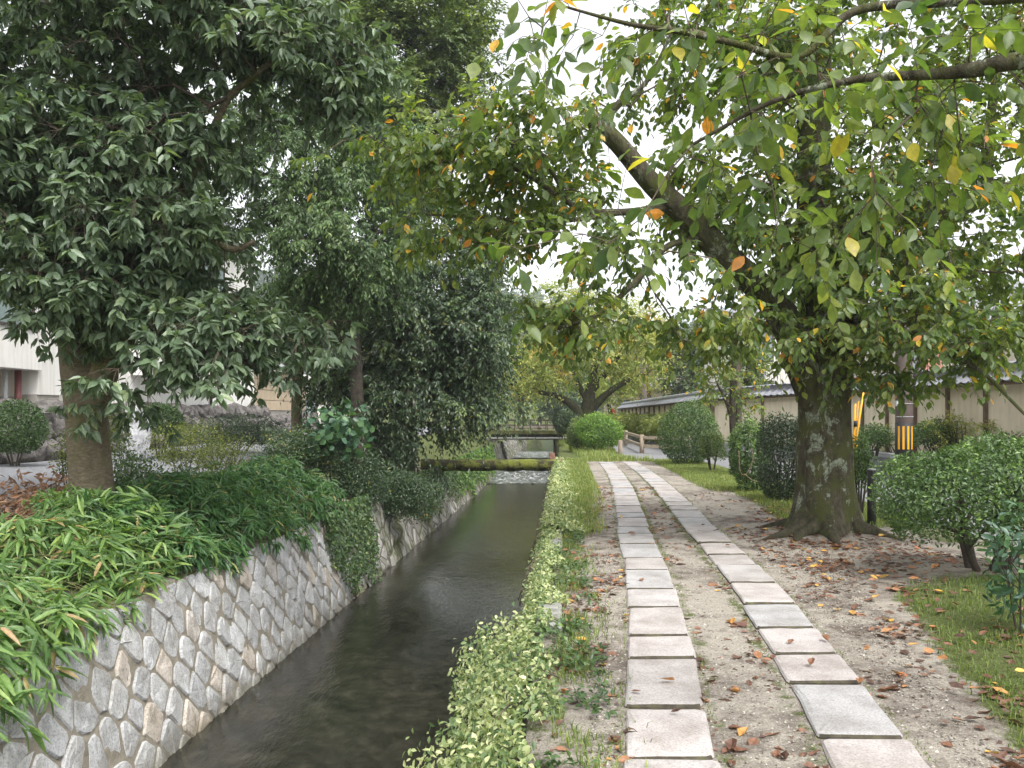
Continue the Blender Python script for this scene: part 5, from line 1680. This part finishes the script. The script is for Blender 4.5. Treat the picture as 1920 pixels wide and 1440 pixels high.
bush("bush", "bright lime green bush where the slab path ends", pb(1122, 812, 31), (.82, .8, .62), 7000, .085, M['bright_bush_leaf'], .55, .2, T_LO, .12, stems=5, top_light=.3, zfeather=.05, stem_r=.03)
bush("bush", "dull olive bush pressed against the bright lime bush", pb(1088, 815, 32), (.5, .6, .62), 4200, .08, M['tall_leaf'], .5, .2, T_LO, .1, stems=3)
bush("bush", "dark bush at the foot of the far cherry trunk", pb(1064, 795, 37), (.5, .6, .60), 3500, .09, M['dark_bush_leaf'], .6, .2, T_LO, .12, stems=3)
bush("bush", "dark clipped shrub at the end of the footbridge", pb(1052, 790, 43), (.4, .6, .5), 2500, .09, M['dark_bush_leaf'], .65, .2, T_LO, .12, stems=3)
bush("bush", "round dense green bush in front of the white house drainpipe", pb(28, 802, 16.6), (.55, .6, .52), 7000, .055, M['bush_leaf'], .32, .15, T_LO, .06, stems=4, ground=.5, flat_bottom=-.95)
bush("bush", "rounded dark bush behind the pale standing stone", pb(300, 790, 19.5), (.55, .5, .42), 5200, .055, M['bush_leaf'], .25, .15, T_LO, .06, stems=4, ground=.5)
bush("shrub", "airy yellow-green shrub in front of the pale standing stone", pb(345, 845, 14.5), (.62, .55, .42), 5200, .036, M['yellow_shrub_leaf'], .45, .22, T_LO, .22, stems=9, thick=.75, jit=1.0, zfeather=.08, stem_r=.007, ground=.3)
bush("shrub", "olive green airy shrub right of the yellow-green one", pb(425, 868, 14.2), (.5, .5, .36), 3600, .036, M['yellow_shrub_leaf'], .3, .2, T_LO, .22, stems=8, thick=.75, jit=1.0, zfeather=.08, stem_r=.007, ground=.3)
bush("shrub", "low leafy shrub at the right foot of the evergreen trunk", pb(245, 900, 11.2), (.36, .4, .42), 1700, .05, M['bush_leaf'], .6, .2, T_MID, .25, stems=7, thick=.8, jit=1.0, stem_r=.006)
bush("shrub", "wispy yellowish shrub behind the evergreen trunk", pb(215, 820, 13), (.30, .35, .45), 1800, .036, M['yellow_shrub_leaf'], .35, .2, T_LO, .25, stems=6, thick=.8, jit=1.0, stem_r=.006, ground=.35)
bush("shrub", "wispy shrub at the left side of the evergreen trunk beside gravel", pb(128, 860, 11.5), (.14, .3, .42), 900, .04, M['yellow_shrub_leaf'], .35, .2, T_LO, .25, stems=5, thick=.8, jit=1.0, stem_r=.006, ground=.3)
bush("shrub", "fresh green ferny shrub in front of the dead brown leaves", pb(135, 945, 9.0), (.42, .35, .16), 1500, .05, M['bright_bush_leaf'], .3, .2, T_LO, .25, stems=6, thick=.8, jit=1.0, stem_r=.005)
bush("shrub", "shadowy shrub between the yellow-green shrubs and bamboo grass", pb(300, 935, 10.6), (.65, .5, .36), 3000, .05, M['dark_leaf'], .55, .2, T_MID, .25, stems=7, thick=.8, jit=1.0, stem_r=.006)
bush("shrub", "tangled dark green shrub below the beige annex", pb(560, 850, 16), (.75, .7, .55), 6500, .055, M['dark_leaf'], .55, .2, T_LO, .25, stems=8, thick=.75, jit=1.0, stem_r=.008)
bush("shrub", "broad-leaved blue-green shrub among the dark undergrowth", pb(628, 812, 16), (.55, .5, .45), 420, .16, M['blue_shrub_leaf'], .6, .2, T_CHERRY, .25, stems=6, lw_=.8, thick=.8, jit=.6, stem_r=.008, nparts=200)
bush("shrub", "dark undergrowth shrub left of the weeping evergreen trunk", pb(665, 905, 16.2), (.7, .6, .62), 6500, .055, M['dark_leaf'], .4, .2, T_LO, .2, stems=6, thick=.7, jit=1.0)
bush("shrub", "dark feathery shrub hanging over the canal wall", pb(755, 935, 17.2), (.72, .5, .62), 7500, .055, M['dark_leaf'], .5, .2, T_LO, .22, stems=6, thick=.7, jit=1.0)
bush("shrub", "shaded shrub along the house wall behind the yellow-green shrubs", pb(450, 815, 22), (1.3, .6, .5), 5500, .06, M['dark_leaf'], .35, .2, T_LO, .2, stems=6, thick=.7, jit=1.0, ground=.5)
bush("shrub", "small ivy-green shrub tucked behind the cherry trunk", pb(1612, 870, 12.2), (.18, .3, .45), 1600, .05, M['bush_leaf'], .6, .2, T_LO, .2, stems=4, thick=.7, jit=1.0)
bush("shrub", "rounded green shrub on the retaining wall left of the utility pole", pb(1640, 820, 19.3), (.42, .4, .30), 2600, .05, M['bush_leaf'], .4, .2, T_LO, .15, stems=5, thick=.7, jit=1.0, ground=.52)
bush("shrub", "clipped green shrub on the retaining wall right of the utility pole", pb(1760, 815, 18), (.62, .4, .34), 4600, .05, M['bush_leaf'], .5, .2, T_LO, .18, stems=5, thick=.7, jit=1.0, ground=.52)
bush("shrub", "leafy shrub on the retaining wall at the right edge", pb(1900, 850, 15.6), (.8, .4, .36), 5000, .05, M['bush_leaf'], .5, .2, T_LO, .18, stems=5, thick=.7, jit=1.0, ground=.52)


# feathery heavenly bamboo in front of the garden wall
def nandina(px, py_top, Y, n, label):
    base = np.array([(px - 960) / FPX * Y, Y, .52])
    root = empty("nandina", base, label, "shrub", "feathery shrubs along the garden wall")
    topz = CH + (HZ - py_top) / FPX * Y
    tips = np.column_stack([base[0] + rng.normal(0, .32, n), base[1] + rng.normal(0, .2, n), topz - np.abs(rng.normal(0, .22, n))])
    Vs, Fs, nv = [], [], 0
    for t in tips:
        b0 = base + np.array([rng.normal(0, .08), rng.normal(0, .08), -.05])
        cp = catmull([b0, (b0 + t) / 2 + rng.normal(0, .05, 3), t], 4)
        v, f = tube_np(cp, np.linspace(.011, .006, len(cp)), 5); Vs.append(v); Fs.append(f + nv); nv += len(v)
    put("stems", mesh_np("stems", np.concatenate(Vs), [np.concatenate(Fs)], M['dark_bark'], None, True), root)
    sp = dict(mode='alt', nt=8, tl=(.15, .34), nl=9, ll=(.045, .075), lw=.36, droop=.2, hang=.15, rise=.15, tm=T_LO, t0=.68, tv=.2, ctv=.15, tmax=1, rand=.8)
    lp, (tv_, tf_) = spray(tips, np.tile(np.array([0, 0, .5]), (n, 1)), sp)
    foliage_obj("foliage", [leaves(*lp)], M['yellow_shrub_leaf'], root)["kind"] = "stuff"


for px, py, Y, n, w in ((1640, 815, 20.5, 9, "yellowish feathery shrub behind the left side of the striped pole"), (1672, 805, 19.6, 8, "feathery shrub with red stems right behind the striped pole"),
                     (1740, 800, 18.6, 9, "feathery shrub just right of the striped pole"), (1775, 785, 17.8, 10, "tall feathery yellow shrub between two brown wall posts"), (1800, 785, 17.2, 10, "spreading feathery shrub with bare dark canes"),
                     (1850, 790, 16.6, 11, "bright yellow feathery shrub below a brown wall post"), (1905, 800, 16.0, 10, "feathery shrub at the right edge before the garden wall")):
    nandina(px, py, Y, n, w)

# ------------------------------------------------------------------ bamboo grass
def sasa(name, label, y0, y1, nf, mat, L, t0, h, hang, back, seed_h, nparts, cat="bamboo grass"):
    root = empty(name, (float(LT((y0 + y1) / 2)) - .3, (y0 + y1) / 2, -.1), label, cat)
    y = rng.uniform(y0, y1, nf)
    hang = np.interp(y, hang[0], hang[1])
    h = h * np.interp(y, [4.6, 6.0, 8.5], [.30, .50, 1.0])
    s = -hang + (back + hang) * rng.random(nf)           # distance behind (+) or over (-) the wall edge
    wob = .12 * np.sin(y * 2.3 + seed_h) + .08 * np.sin(y * 5.1)
    top = np.where(s > 0, h * (.55 + .45 * sstep(0, .7, s)) * (1 - .35 * sstep(.9, back, s)), h * .55 + s * (1.25 + .5 * np.sin(y * 1.7 + seed_h)))
    x = LT(y) - s
    z = ground_z(np.minimum(x, LT(y) - .02), y) + top + wob + rng.normal(0, .05, nf)
    z -= np.abs(rng.normal(0, .12, nf))
    cen = np.stack([x, y, z], -1)
    base = np.stack([np.minimum(x - .35 - .3 * rng.random(nf), LT(y) - .1), y + rng.normal(0, .2, nf), ground_z(x - .5, y) - .05], -1)
    # stems
    k = rng.permutation(nf)[: nf // 2]
    mid = (cen[k] + base[k]) / 2 + np.array([-.05, 0, .12])
    Vs, Fs, nv = [], [], 0
    for a, m_, b_ in zip(base[k], mid, cen[k]):
        cp = catmull([a, m_, b_], 3)
        v, f = tube_np(cp, np.linspace(.004, .002, len(cp)), 3); Vs.append(v); Fs.append(f + nv); nv += len(v)
    put("stems", mesh_np("stems", np.concatenate(Vs), [np.concatenate(Fs)], M['sasa_stem'], None, True), root)["kind"] = "stuff"
    nl = 5
    d0 = nrm(np.array([.6, -.25, -.05]) + rng.normal(0, .62, (nf, 3)) + np.array([0, 0, -.5]) * (s < 0)[:, None])
    D = np.repeat(d0, nl, 0); Cc = np.repeat(cen, nl, 0)
    m_ = nf * nl
    ang = np.tile(np.linspace(-1.0, 1.0, nl), nf) + rng.normal(0, .2, m_)
    sd = nrm(np.cross(D, np.array([0, 0, 1.]) + rng.normal(0, .25, (m_, 3))))
    ld = nrm(D * np.cos(ang)[:, None] + sd * np.sin(ang)[:, None] + np.array([0, 0, -.22]) + rng.normal(0, .12, (m_, 3)))
    nor = np.array([.1, -.2, 1.]) + rng.normal(0, .35, (m_, 3))
    LL = rng.uniform(L[0], L[1], m_)
    tint = np.clip(t0 + np.repeat(rng.normal(0, .1, nf), nl) + rng.normal(0, .14, m_), 0, .93)
    w = rng.random(m_) < .04; tint[w] = rng.uniform(.95, 1, w.sum())
    lp = (T_SASA, Cc + rng.normal(0, .02, (m_, 3)), ld, nor, LL, LL * rng.uniform(.15, .2, m_), tint)
    rest = split_largest(root, lp, mat, nparts, hi=T_SASA)
    foliage_obj("foliage", [leaves(*rest)], mat, root)["kind"] = "stuff"
    return root


T_SASA = leaf_tmpl([(0, 0), (.12, .34), (.40, .5), (.75, .32), (1, 0)], .06, .25)
M['sasa_stem'] = rough_mat("bamboo_stem", [(.3, (.13, .14, .05)), (.7, (.24, .22, .10))], 20, .6, .1, 50)
sasa("bamboo_grass", "bright yellow-green bamboo grass spilling over the near canal wall", 4.6, 8.9, 1000, M['sasa_leaf'], (.16, .25), .58, .46, ([4.6, 5.6, 7.0], [.36, .30, .04]), 1.5, .6, 300)
sasa("bamboo_grass", "darker green bamboo grass thicket farther along the canal wall", 8.4, 14.2, 2100, M['sasa_dark'], (.13, .20), .58, .54, ([8, 10, 14], [.06, .10, .16]), 1.5, 2.0, 300)
# yellowish bamboo hedge along the far garden wall
hb = empty("bamboo_hedge", (6.2, 40, .2), "yellow-green bamboo hedge along the foot of the far garden wall", "hedge")
n = 7000
y = rng.uniform(30.5, 54, n)
x = np.interp(y, [29, 56], [6.55, 6.4]) + rng.normal(0, .22, n) - .15
z = .25 + rng.random(n) ** .7 * (1.05 + .15 * np.sin(y * 1.3))
d = nrm(np.array([-.6, -.4, .1]) + rng.normal(0, .45, (n, 3)) - np.array([0, 0, .4]))
foliage_obj("foliage", [leaves(T_LO, np.stack([x, y, z], -1), d, np.array([0, 0, 1.]) + rng.normal(0, .4, (n, 3)), rng.uniform(.2, .34, n), rng.uniform(.045, .07, n), .55 + rng.normal(0, .2, n))], M['yellow_shrub_leaf'], hb)["kind"] = "stuff"
mb = MB()
for q in range(90):
    yy = 30.6 + q * .26; xx = float(np.interp(yy, [29, 56], [6.5, 6.35])) + rng.normal(0, .1)
    mb.tube([(xx, yy, .0), (xx + rng.normal(0, .08) - .05, yy + rng.normal(0, .08), 1.1)], [.012, .006], 4)
mb.build("stems", M['sasa_stem'], hb, True)

# ------------------------------------------------------------------ ivy on the path-side bank
def ivy(name, label, y0, y1, n, over, inn, h, drop, lsz, nparts=0, mat='ivy_leaf', t0=.45):
    root = empty(name, (float(RT((y0 + y1) / 2)), (y0 + y1) / 2, 0), label, "ivy")
    y = y0 + (y1 - y0) * rng.random(n)
    s = over * -1 + (over + inn) * rng.random(n)
    s = s + .07 * np.sin(y * 3.1) + .05 * np.sin(y * 7.7)
    wv = .5 + .5 * np.sin(y * 2.2 + 1) * np.sin(y * 5.3)
    zt = np.where(s >= 0, h * (1 - s / (inn + .15)) * (.55 + .45 * wv), h * (.55 + .45 * wv) + s * drop / max(over, .01) * rng.random(n) ** .5)
    x = RT(y) + np.where(s < 0, s * (.85 if y0 < 6 else .6) - .03 * rng.random(n), s)
    pos = np.stack([x, y, np.maximum(zt, .01 * (s > 0) - 9 * (s < 0)) + rng.normal(0, .015, n)], -1)
    nor = np.stack([np.where(s < 0, -.8, -.15), np.full(n, -.25), np.where(s < 0, .6, 1.)], -1) + rng.normal(0, .4, (n, 3))
    d = nrm(rng.normal(0, 1, (n, 3)) + np.array([-.5, -.2, -.3]))
    L = rng.uniform(lsz[0], lsz[1], n)
    tint = np.clip(t0 + rng.normal(0, .24, n) + .1 * np.sin(y * 4) * np.sin(9 * s), 0, 1)
    lp = (T_CHERRY, pos, d, nor, L, L * .55, tint)
    if nparts: lp = split_largest(root, lp, M[mat], nparts)
    foliage_obj("foliage", [leaves(*lp)], M[mat], root)["kind"] = "stuff"
    mb = MB()
    for q in range(5):
        yy = rng.uniform(y0, y1); xx = float(RT(yy)) - .05
        mb.tube(catmull([(xx + .2, yy, .03), (xx + .02, yy + .08, h * .7), (xx - .12, yy + rng.normal(0, .15), .0), (xx - .2, yy + rng.normal(0, .2), -drop * .8)], 3), .004, 4)
    mb.build("runners", M['twig'], root, True)["kind"] = "stuff"
    return root


ivy("ivy", "cream variegated ivy mound tumbling over the nearest canal edge", 2.6, 6.2, 7200, .52, .08, .10, .40, (.026, .046), 300)
ivy("ivy", "variegated ivy trailing over the canal edge in the middle stretch", 6.5, 10.4, 5200, .20, .12, .08, .42, (.026, .045))
ivy("ivy", "long variegated ivy curtain on the canal edge towards the mossy log", 10.4, 25.0, 19000, .16, .40, .17, .62, (.038, .068), t0=.52)
# green vines over the left wall
def vines(label, y0, y1, n, v0, mat, t0, lsz=(.045, .085)):
    root = empty("wall_vine", (float(LT((y0 + y1) / 2)), (y0 + y1) / 2, -.2), label, "vine")
    u = y0 + (y1 - y0) * rng.random(n)
    low = v0 + .35 * np.sin(u * 3.3) * np.sin(u * 1.7 + 1)
    v = WALL_H + .12 - (WALL_H - low) * rng.random(n) ** 1.3
    pos = np.array([lw(a, b_, .06 + .12 * rng.random()) for a, b_ in zip(u, v)])
    d = nrm(rng.normal(0, 1, (n, 3)) * [1, 1, .5] + np.array([.2, 0, -1.]))
    nor = np.array([1., -.3, .5]) + rng.normal(0, .45, (n, 3))
    L = rng.uniform(*lsz, n)
    foliage_obj("foliage", [leaves(T_MID, pos, d, nor, L, L * .7, t0 + rng.normal(0, .2, n))], M[mat], root)["kind"] = "stuff"
    mb = MB()
    for q in range(16):
        uu = rng.uniform(y0, y1)
        mb.tube([tuple(lw(uu + .05 * w, WALL_H - w * .3, .05)) for w in range(4)], .005, 4)
    mb.build("stems", M['twig'], root, True)


vines("leafy green vine hanging down the canal wall past the bamboo grass", 12.9, 15.6, 3200, .25, 'vine_leaf', .5)
vines("mossy creeping plants along the far stretch of canal wall", 19, 33, 5000, .55, 'vine_leaf', .5, (.06, .11))
vines("bright green ferns hanging from the canal wall beyond the log", 27, 40, 3500, .3, 'bright_bush_leaf', .4, (.08, .14))

# ------------------------------------------------------------------ grass
def grass(label, pts, Lr, W, lean, t0, tv=.18):
    n = len(pts)
    return tag(foliage_obj("grass", [blades(pts - [0, 0, .01], rng.uniform(*Lr, n), np.full(n, W) * rng.uniform(.7, 1.3, n), lean, t0, tv)], M['grass'], None), label, kind="stuff")


gd = lambda x, y: np.clip((grassy(x, y) - .3) * 1.6, 0, 1) * (.5 + .5 * np.sin(3 * x + 2 * y) * np.sin(2.1 * y - x))
grass("short grass of the lawn between path and clipped bushes", rand_on(26000, lambda y: lane_c(y, True) + .35, lambda y: np.minimum(5.6, lane_c(y, True) + 2.9), 10.8, 26.5, lambda x, y: np.clip((grassy(x, y) - .35) * 1.7, 0, 1)), (.05, .12), .010, .8, .62)
grass("grass patch below the large clipped bush", rand_on(15000, lambda y: lane_c(y, True) + .4, lambda y: lane_c(y, True) + 3.0, 2.6, 7.6, lambda x, y: np.clip((grassy(x, y) - .3) * 1.7, 0, 1) * (.35 + .65 * (np.sin(5 * x + 3 * y) * np.sin(4 * y - 2 * x) > -.2))), (.03, .085), .006, .9, .42)
grass("tall pale grass strip along the canal edge", rand_on(13000, lambda y: RT(y) + .12, lambda y: RT(y) + .85, 10.5, 26, lambda x, y: 1 - sstep(.25, .85, x - RT(y)) * (1 - .7 * sstep(12, 20, y))), (.05, .20), .009, .8, .60)
grass("sparse grass and weeds behind the ivy", rand_on(2600, lambda y: RT(y) + .12, lambda y: RT(y) + .6, 2.6, 10.5, lambda x, y: (1 - sstep(.15, .6, x - RT(y))) * (np.sin(4 * y) * np.sin(9 * x + y) > -.1)), (.03, .10), .007, .9, .45)
def edge_d(x, y):
    e = np.minimum(np.abs(np.abs(x - lane_c(y)) - .225), np.abs(np.abs(x - lane_c(y, True)) - .225))
    return np.exp(-(e / .018) ** 2) * (np.sin(6 * y) * np.sin(2.3 * y + x * 5) > -.25)
grass("tufts of moss and grass along the slab edges", rand_on(5200, lambda y: lane_c(y) - .3, lambda y: lane_c(y, True) + .3, 2.4, 22, edge_d), (.015, .045), .006, .9, .40)
grass("rough grass under the far bushes and fence", rand_on(9000, 2.2, 6.2, 25.5, 42, lambda x, y: ((x < rl(y) - .1)) * 1.0), (.10, .28), .016, .7, .62)
grass("grass growing on the left bank among the shrubs", rand_on(6000, lambda y: LT(y) - 3.0, lambda y: LT(y) - .5, 8, 18), (.05, .2), .010, .8, .3)

# ------------------------------------------------------------------ fallen leaves
T_FALL = (T_CHERRY[0] * [1, 1, 1] + np.array([0, 0, 0]), T_CHERRY[1])
T_FALL[0][:, 2] = np.array([0, .10, -.02, .06, .05, .0, .14, .08])
T_CURL = (T_FALL[0].copy(), T_CHERRY[1]); T_CURL[0][:, 2] = np.array([.05, .30, .0, .18, .22, .02, .34, .20])
FT = [.05, .18, .30, .42, .52, .62, .72, .82, .90, .98]
FALL = [[mesh_np("fallen_leaf", t[0], [t[1]], M['fallen'], np.full(8, tt)) for tt in FT] for t in (T_FALL, T_CURL)]


def drift(x, y):
    return .12 + .88 * (np.sin(2.7 * x + 1.9 * y + 1) * np.sin(3.3 * y - 1.3 * x) + .5 * np.sin(7 * x - 4 * y) > .15)


def fall_zone(n, kind):
    if kind == 'between': p = rand_on(n, lambda y: lane_c(y) + .2, lambda y: lane_c(y, True) - .2, 3.2, 17, lambda x, y: drift(x, y) * (.4 + .6 * (np.minimum(x - lane_c(y) - .2, lane_c(y, True) - .2 - x) < .14)))
    elif kind == 'right': p = rand_on(n, lambda y: lane_c(y, True) + .2, lambda y: lane_c(y, True) + 1.6, 3.0, 16, lambda x, y: drift(x, y) * (.14 + .86 * np.exp(-((x - lane_c(y, True) - .55 - .10 * (y - 4)) / .34) ** 2)))
    elif kind == 'left': p = rand_on(n, lambda y: RT(y) + .03, lambda y: lane_c(y) - .2, 2.9, 17, drift)
    elif kind == 'root': p = rand_on(n, 2.6, 4.4, 7.4, 10.6)
    elif kind == 'slab':
        p = np.concatenate([rand_on(n // 2, lambda y: lane_c(y) - .19, lambda y: lane_c(y) + .19, 3.2, 14), rand_on(n - n // 2, lambda y: lane_c(y, True) - .19, lambda y: lane_c(y, True) + .19, 3.2, 14)])
        p[:, 2] += .034
    else: p = rand_on(n, lambda y: lane_c(y, True) + .6, lambda y: lane_c(y, True) + 2.6, 3.0, 7.4); p[:, 2] += .035
    return p


WHERE = {'between': "lying on the sand between the two slab lanes", 'right': "lying on the sandy strip right of the slabs", 'left': "lying on the earth between the ivy and the slabs", 'root': "lying near the roots of the old cherry tree",
         'slab': "lying on a granite slab", 'grass': "caught in the grass below the clipped bush"}
NF = {'between': (58, 190), 'right': (84, 800), 'left': (76, 560), 'root': (34, 380), 'slab': (10, 8), 'grass': (38, 160)}
rest_parts = []
for kind, (n1, n2) in NF.items():
    p = fall_zone(n1 + n2, kind)
    order = np.argsort(p[:, 1])
    n = len(p)
    a = rng.random(n) * 6.28
    d = np.stack([np.cos(a), np.sin(a), rng.normal(0, .15, n)], -1)
    nor = np.array([0, 0, 1.]) + rng.normal(0, .22, (n, 3))
    L = rng.uniform(.05, .098, n)
    pr = np.array([.16, .18, .18, .15, .11, .08, .05, .03, .04, .02]) if kind != 'slab' else np.array([.05, .1, .15, .2, .15, .15, .1, .05, .03, .02])
    ti = rng.choice(10, n, p=pr)
    for rank, q in enumerate(order):
        if rank < n1:
            o = leaf_part(None, FALL[int(rng.random() < .4)][ti[q]], p[q] + [0, 0, .003], d[q], nor[q], L[q], L[q] * .58, "fallen_leaf")
            colr = "dark brown" if ti[q] < 2 else "reddish brown" if ti[q] < 5 else "orange" if ti[q] < 7 else "yellow" if ti[q] < 9 else "red"
            tag(o, colr + " fallen cherry leaf " + WHERE[kind], "leaf", "fallen leaves, " + colr + ", " + WHERE[kind])
        else:
            rest_parts.append(leaves(T_FALL, (p[q] + [0, 0, .008])[None], d[q][None], nor[q][None], L[q:q + 1], L[q:q + 1] * .58, np.array([FT[ti[q]]])))
# small fragments and debris
for kind, nn in (('right', 2200), ('left', 1300), ('between', 600), ('root', 1100)):
    p = fall_zone(nn, kind); n = len(p)
    a = rng.random(n) * 6.28
    L = rng.uniform(.015, .045, n)
    rest_parts.append(leaves(T_LO, p + [0, 0, .006], np.stack([np.cos(a), np.sin(a), rng.normal(0, .15, n)], -1), np.array([0, 0, 1.]) + rng.normal(0, .3, (n, 3)), L, L * .5, np.abs(rng.normal(.12, .18, n))))
tag(foliage_obj("leaf_litter", rest_parts, M['fallen'], None), "scattered small dead leaves and fragments over the path edges", kind="stuff")

# weeds and litter in the ivy's lee, loose grit on the sand
for (y0, y1, n, sz, t0) in ((2.6, 6.4, 900, (.03, .06), .35), (6.4, 10.5, 700, (.03, .055), .4)):
    p = rand_on(n, lambda y: RT(y) - .05, lambda y: RT(y) + .42, y0, y1, lambda x, y: (np.sin(5 * y + 3 * x) * np.sin(3.1 * y - 4 * x) > .05) * 1.0)
    p[:, 2] += .01 + .04 * rng.random(len(p))
    L = rng.uniform(*sz, len(p))
    tag(foliage_obj("weeds", [leaves(T_MID, p, rng.normal(0, 1, p.shape) * [1, 1, .5] + [0, 0, .3], np.array([0, 0, 1.]) + rng.normal(0, .4, p.shape), L, L * .6, t0 + rng.normal(0, .2, len(p)))], M['bush_leaf'], None), "low green weeds between ivy and path, %s stretch" % ("near" if y0 < 5 else "middle"), kind="stuff")
oc = np.array([(1, 0, 0), (-1, 0, 0), (0, 1, 0), (0, -1, 0), (0, 0, .7), (0, 0, -.7)], float)
of = np.array([(0, 2, 4), (2, 1, 4), (1, 3, 4), (3, 0, 4), (2, 0, 5), (1, 2, 5), (3, 1, 5), (0, 3, 5)])
gp = []
for kind, nn in (('right', 3000), ('between', 2200), ('left', 1800)):
    p = rand_on(nn, *((lambda y: lane_c(y, True) + .2, lambda y: lane_c(y, True) + .55 + .1 * np.maximum(y - 4, 0)) if kind == 'right' else (lambda y: lane_c(y) + .2, lambda y: lane_c(y, True) - .2) if kind == 'between' else (lambda y: RT(y) + .3, lambda y: lane_c(y) - .2)), 2.8, 9)
    n = len(p)
    sc = rng.uniform(.003, .009, n)[:, None, None] * rng.uniform(.7, 1.3, (n, 1, 3))
    V_ = p[:, None, :] + (oc[None] + rng.normal(0, .15, (n, 6, 3))) * sc + [0, 0, .004]
    gp.append((V_.reshape(-1, 3), (of[None] + (np.arange(n) * 6)[:, None, None]).reshape(-1, 3), np.repeat(rng.random(n), 6)))
M['grit'] = leaf_mat("grit", [(0, (.08, .07, .06)), (.4, (.22, .195, .17)), (.8, (.36, .33, .29)), (1, (.48, .45, .41))], 0.0, .9, .2)
tag(foliage_obj("gravel", gp, M['grit'], None), "loose grit on the sandy path", kind="stuff")

# dead brown cut foliage on the left bank
dl = empty("dead_foliage", (-6.1, 10.8, .2), "heap of dead brown cut foliage left of the evergreen trunk", "dead leaves")
n = 900
c0 = np.array([P(95, 915, 10.6), P(30, 945, 10.2), P(120, 940, 10.2), P(20, 960, 9.6)])
k = rng.integers(4, size=n)
pos = c0[k] + rng.normal(0, 1, (n, 3)) * [.28, .3, .10]
foliage_obj("foliage", [leaves(T_MID, pos, rng.normal(0, 1, (n, 3)) * [1, 1, .6], rng.normal(0, 1, (n, 3)) + [0, 0, .8], rng.uniform(.09, .16, n), rng.uniform(.03, .05, n), .5 + rng.normal(0, .25, n))], M['dead'], dl)["kind"] = "stuff"
mb = MB()
for q in range(14):
    a = c0[q % 4] + rng.normal(0, .2, 3) * [1, 1, .3]
    mb.tube([a - [.3 * rng.random(), .1, .15], a, a + [.25 * rng.random(), .1, .1]], .008, 4)
mb.build("twigs", M['twig'], dl, True)
print("tris", sum(sum(len(p.vertices) - 2 for p in o.data.polygons) if len(o.data.polygons) < 3000 else len(o.data.polygons) for o in scene.objects if o.type == 'MESH'), "objects", len(scene.objects))

# ------------------------------------------------------------------ autumn haze
m = bpy.data.materials.new("haze_air"); m.use_nodes = True
nt = m.node_tree; nt.nodes.remove(nt.nodes["Principled BSDF"])
pv = nt.nodes.new("ShaderNodeVolumePrincipled")
pv.inputs["Color"].default_value = (.86, .91, .96, 1)
pv.inputs["Density"].default_value = .0007
pv.inputs["Anisotropy"].default_value = .2
nt.links.new(pv.outputs[0], nt.nodes["Material Output"].inputs["Volume"])
hz_ = MB().box(-1420, 1420, -20, 1420, -4, 82).build("haze", m)
tag(hz_, "thin pale haze softening the distant hill", kind="stuff")
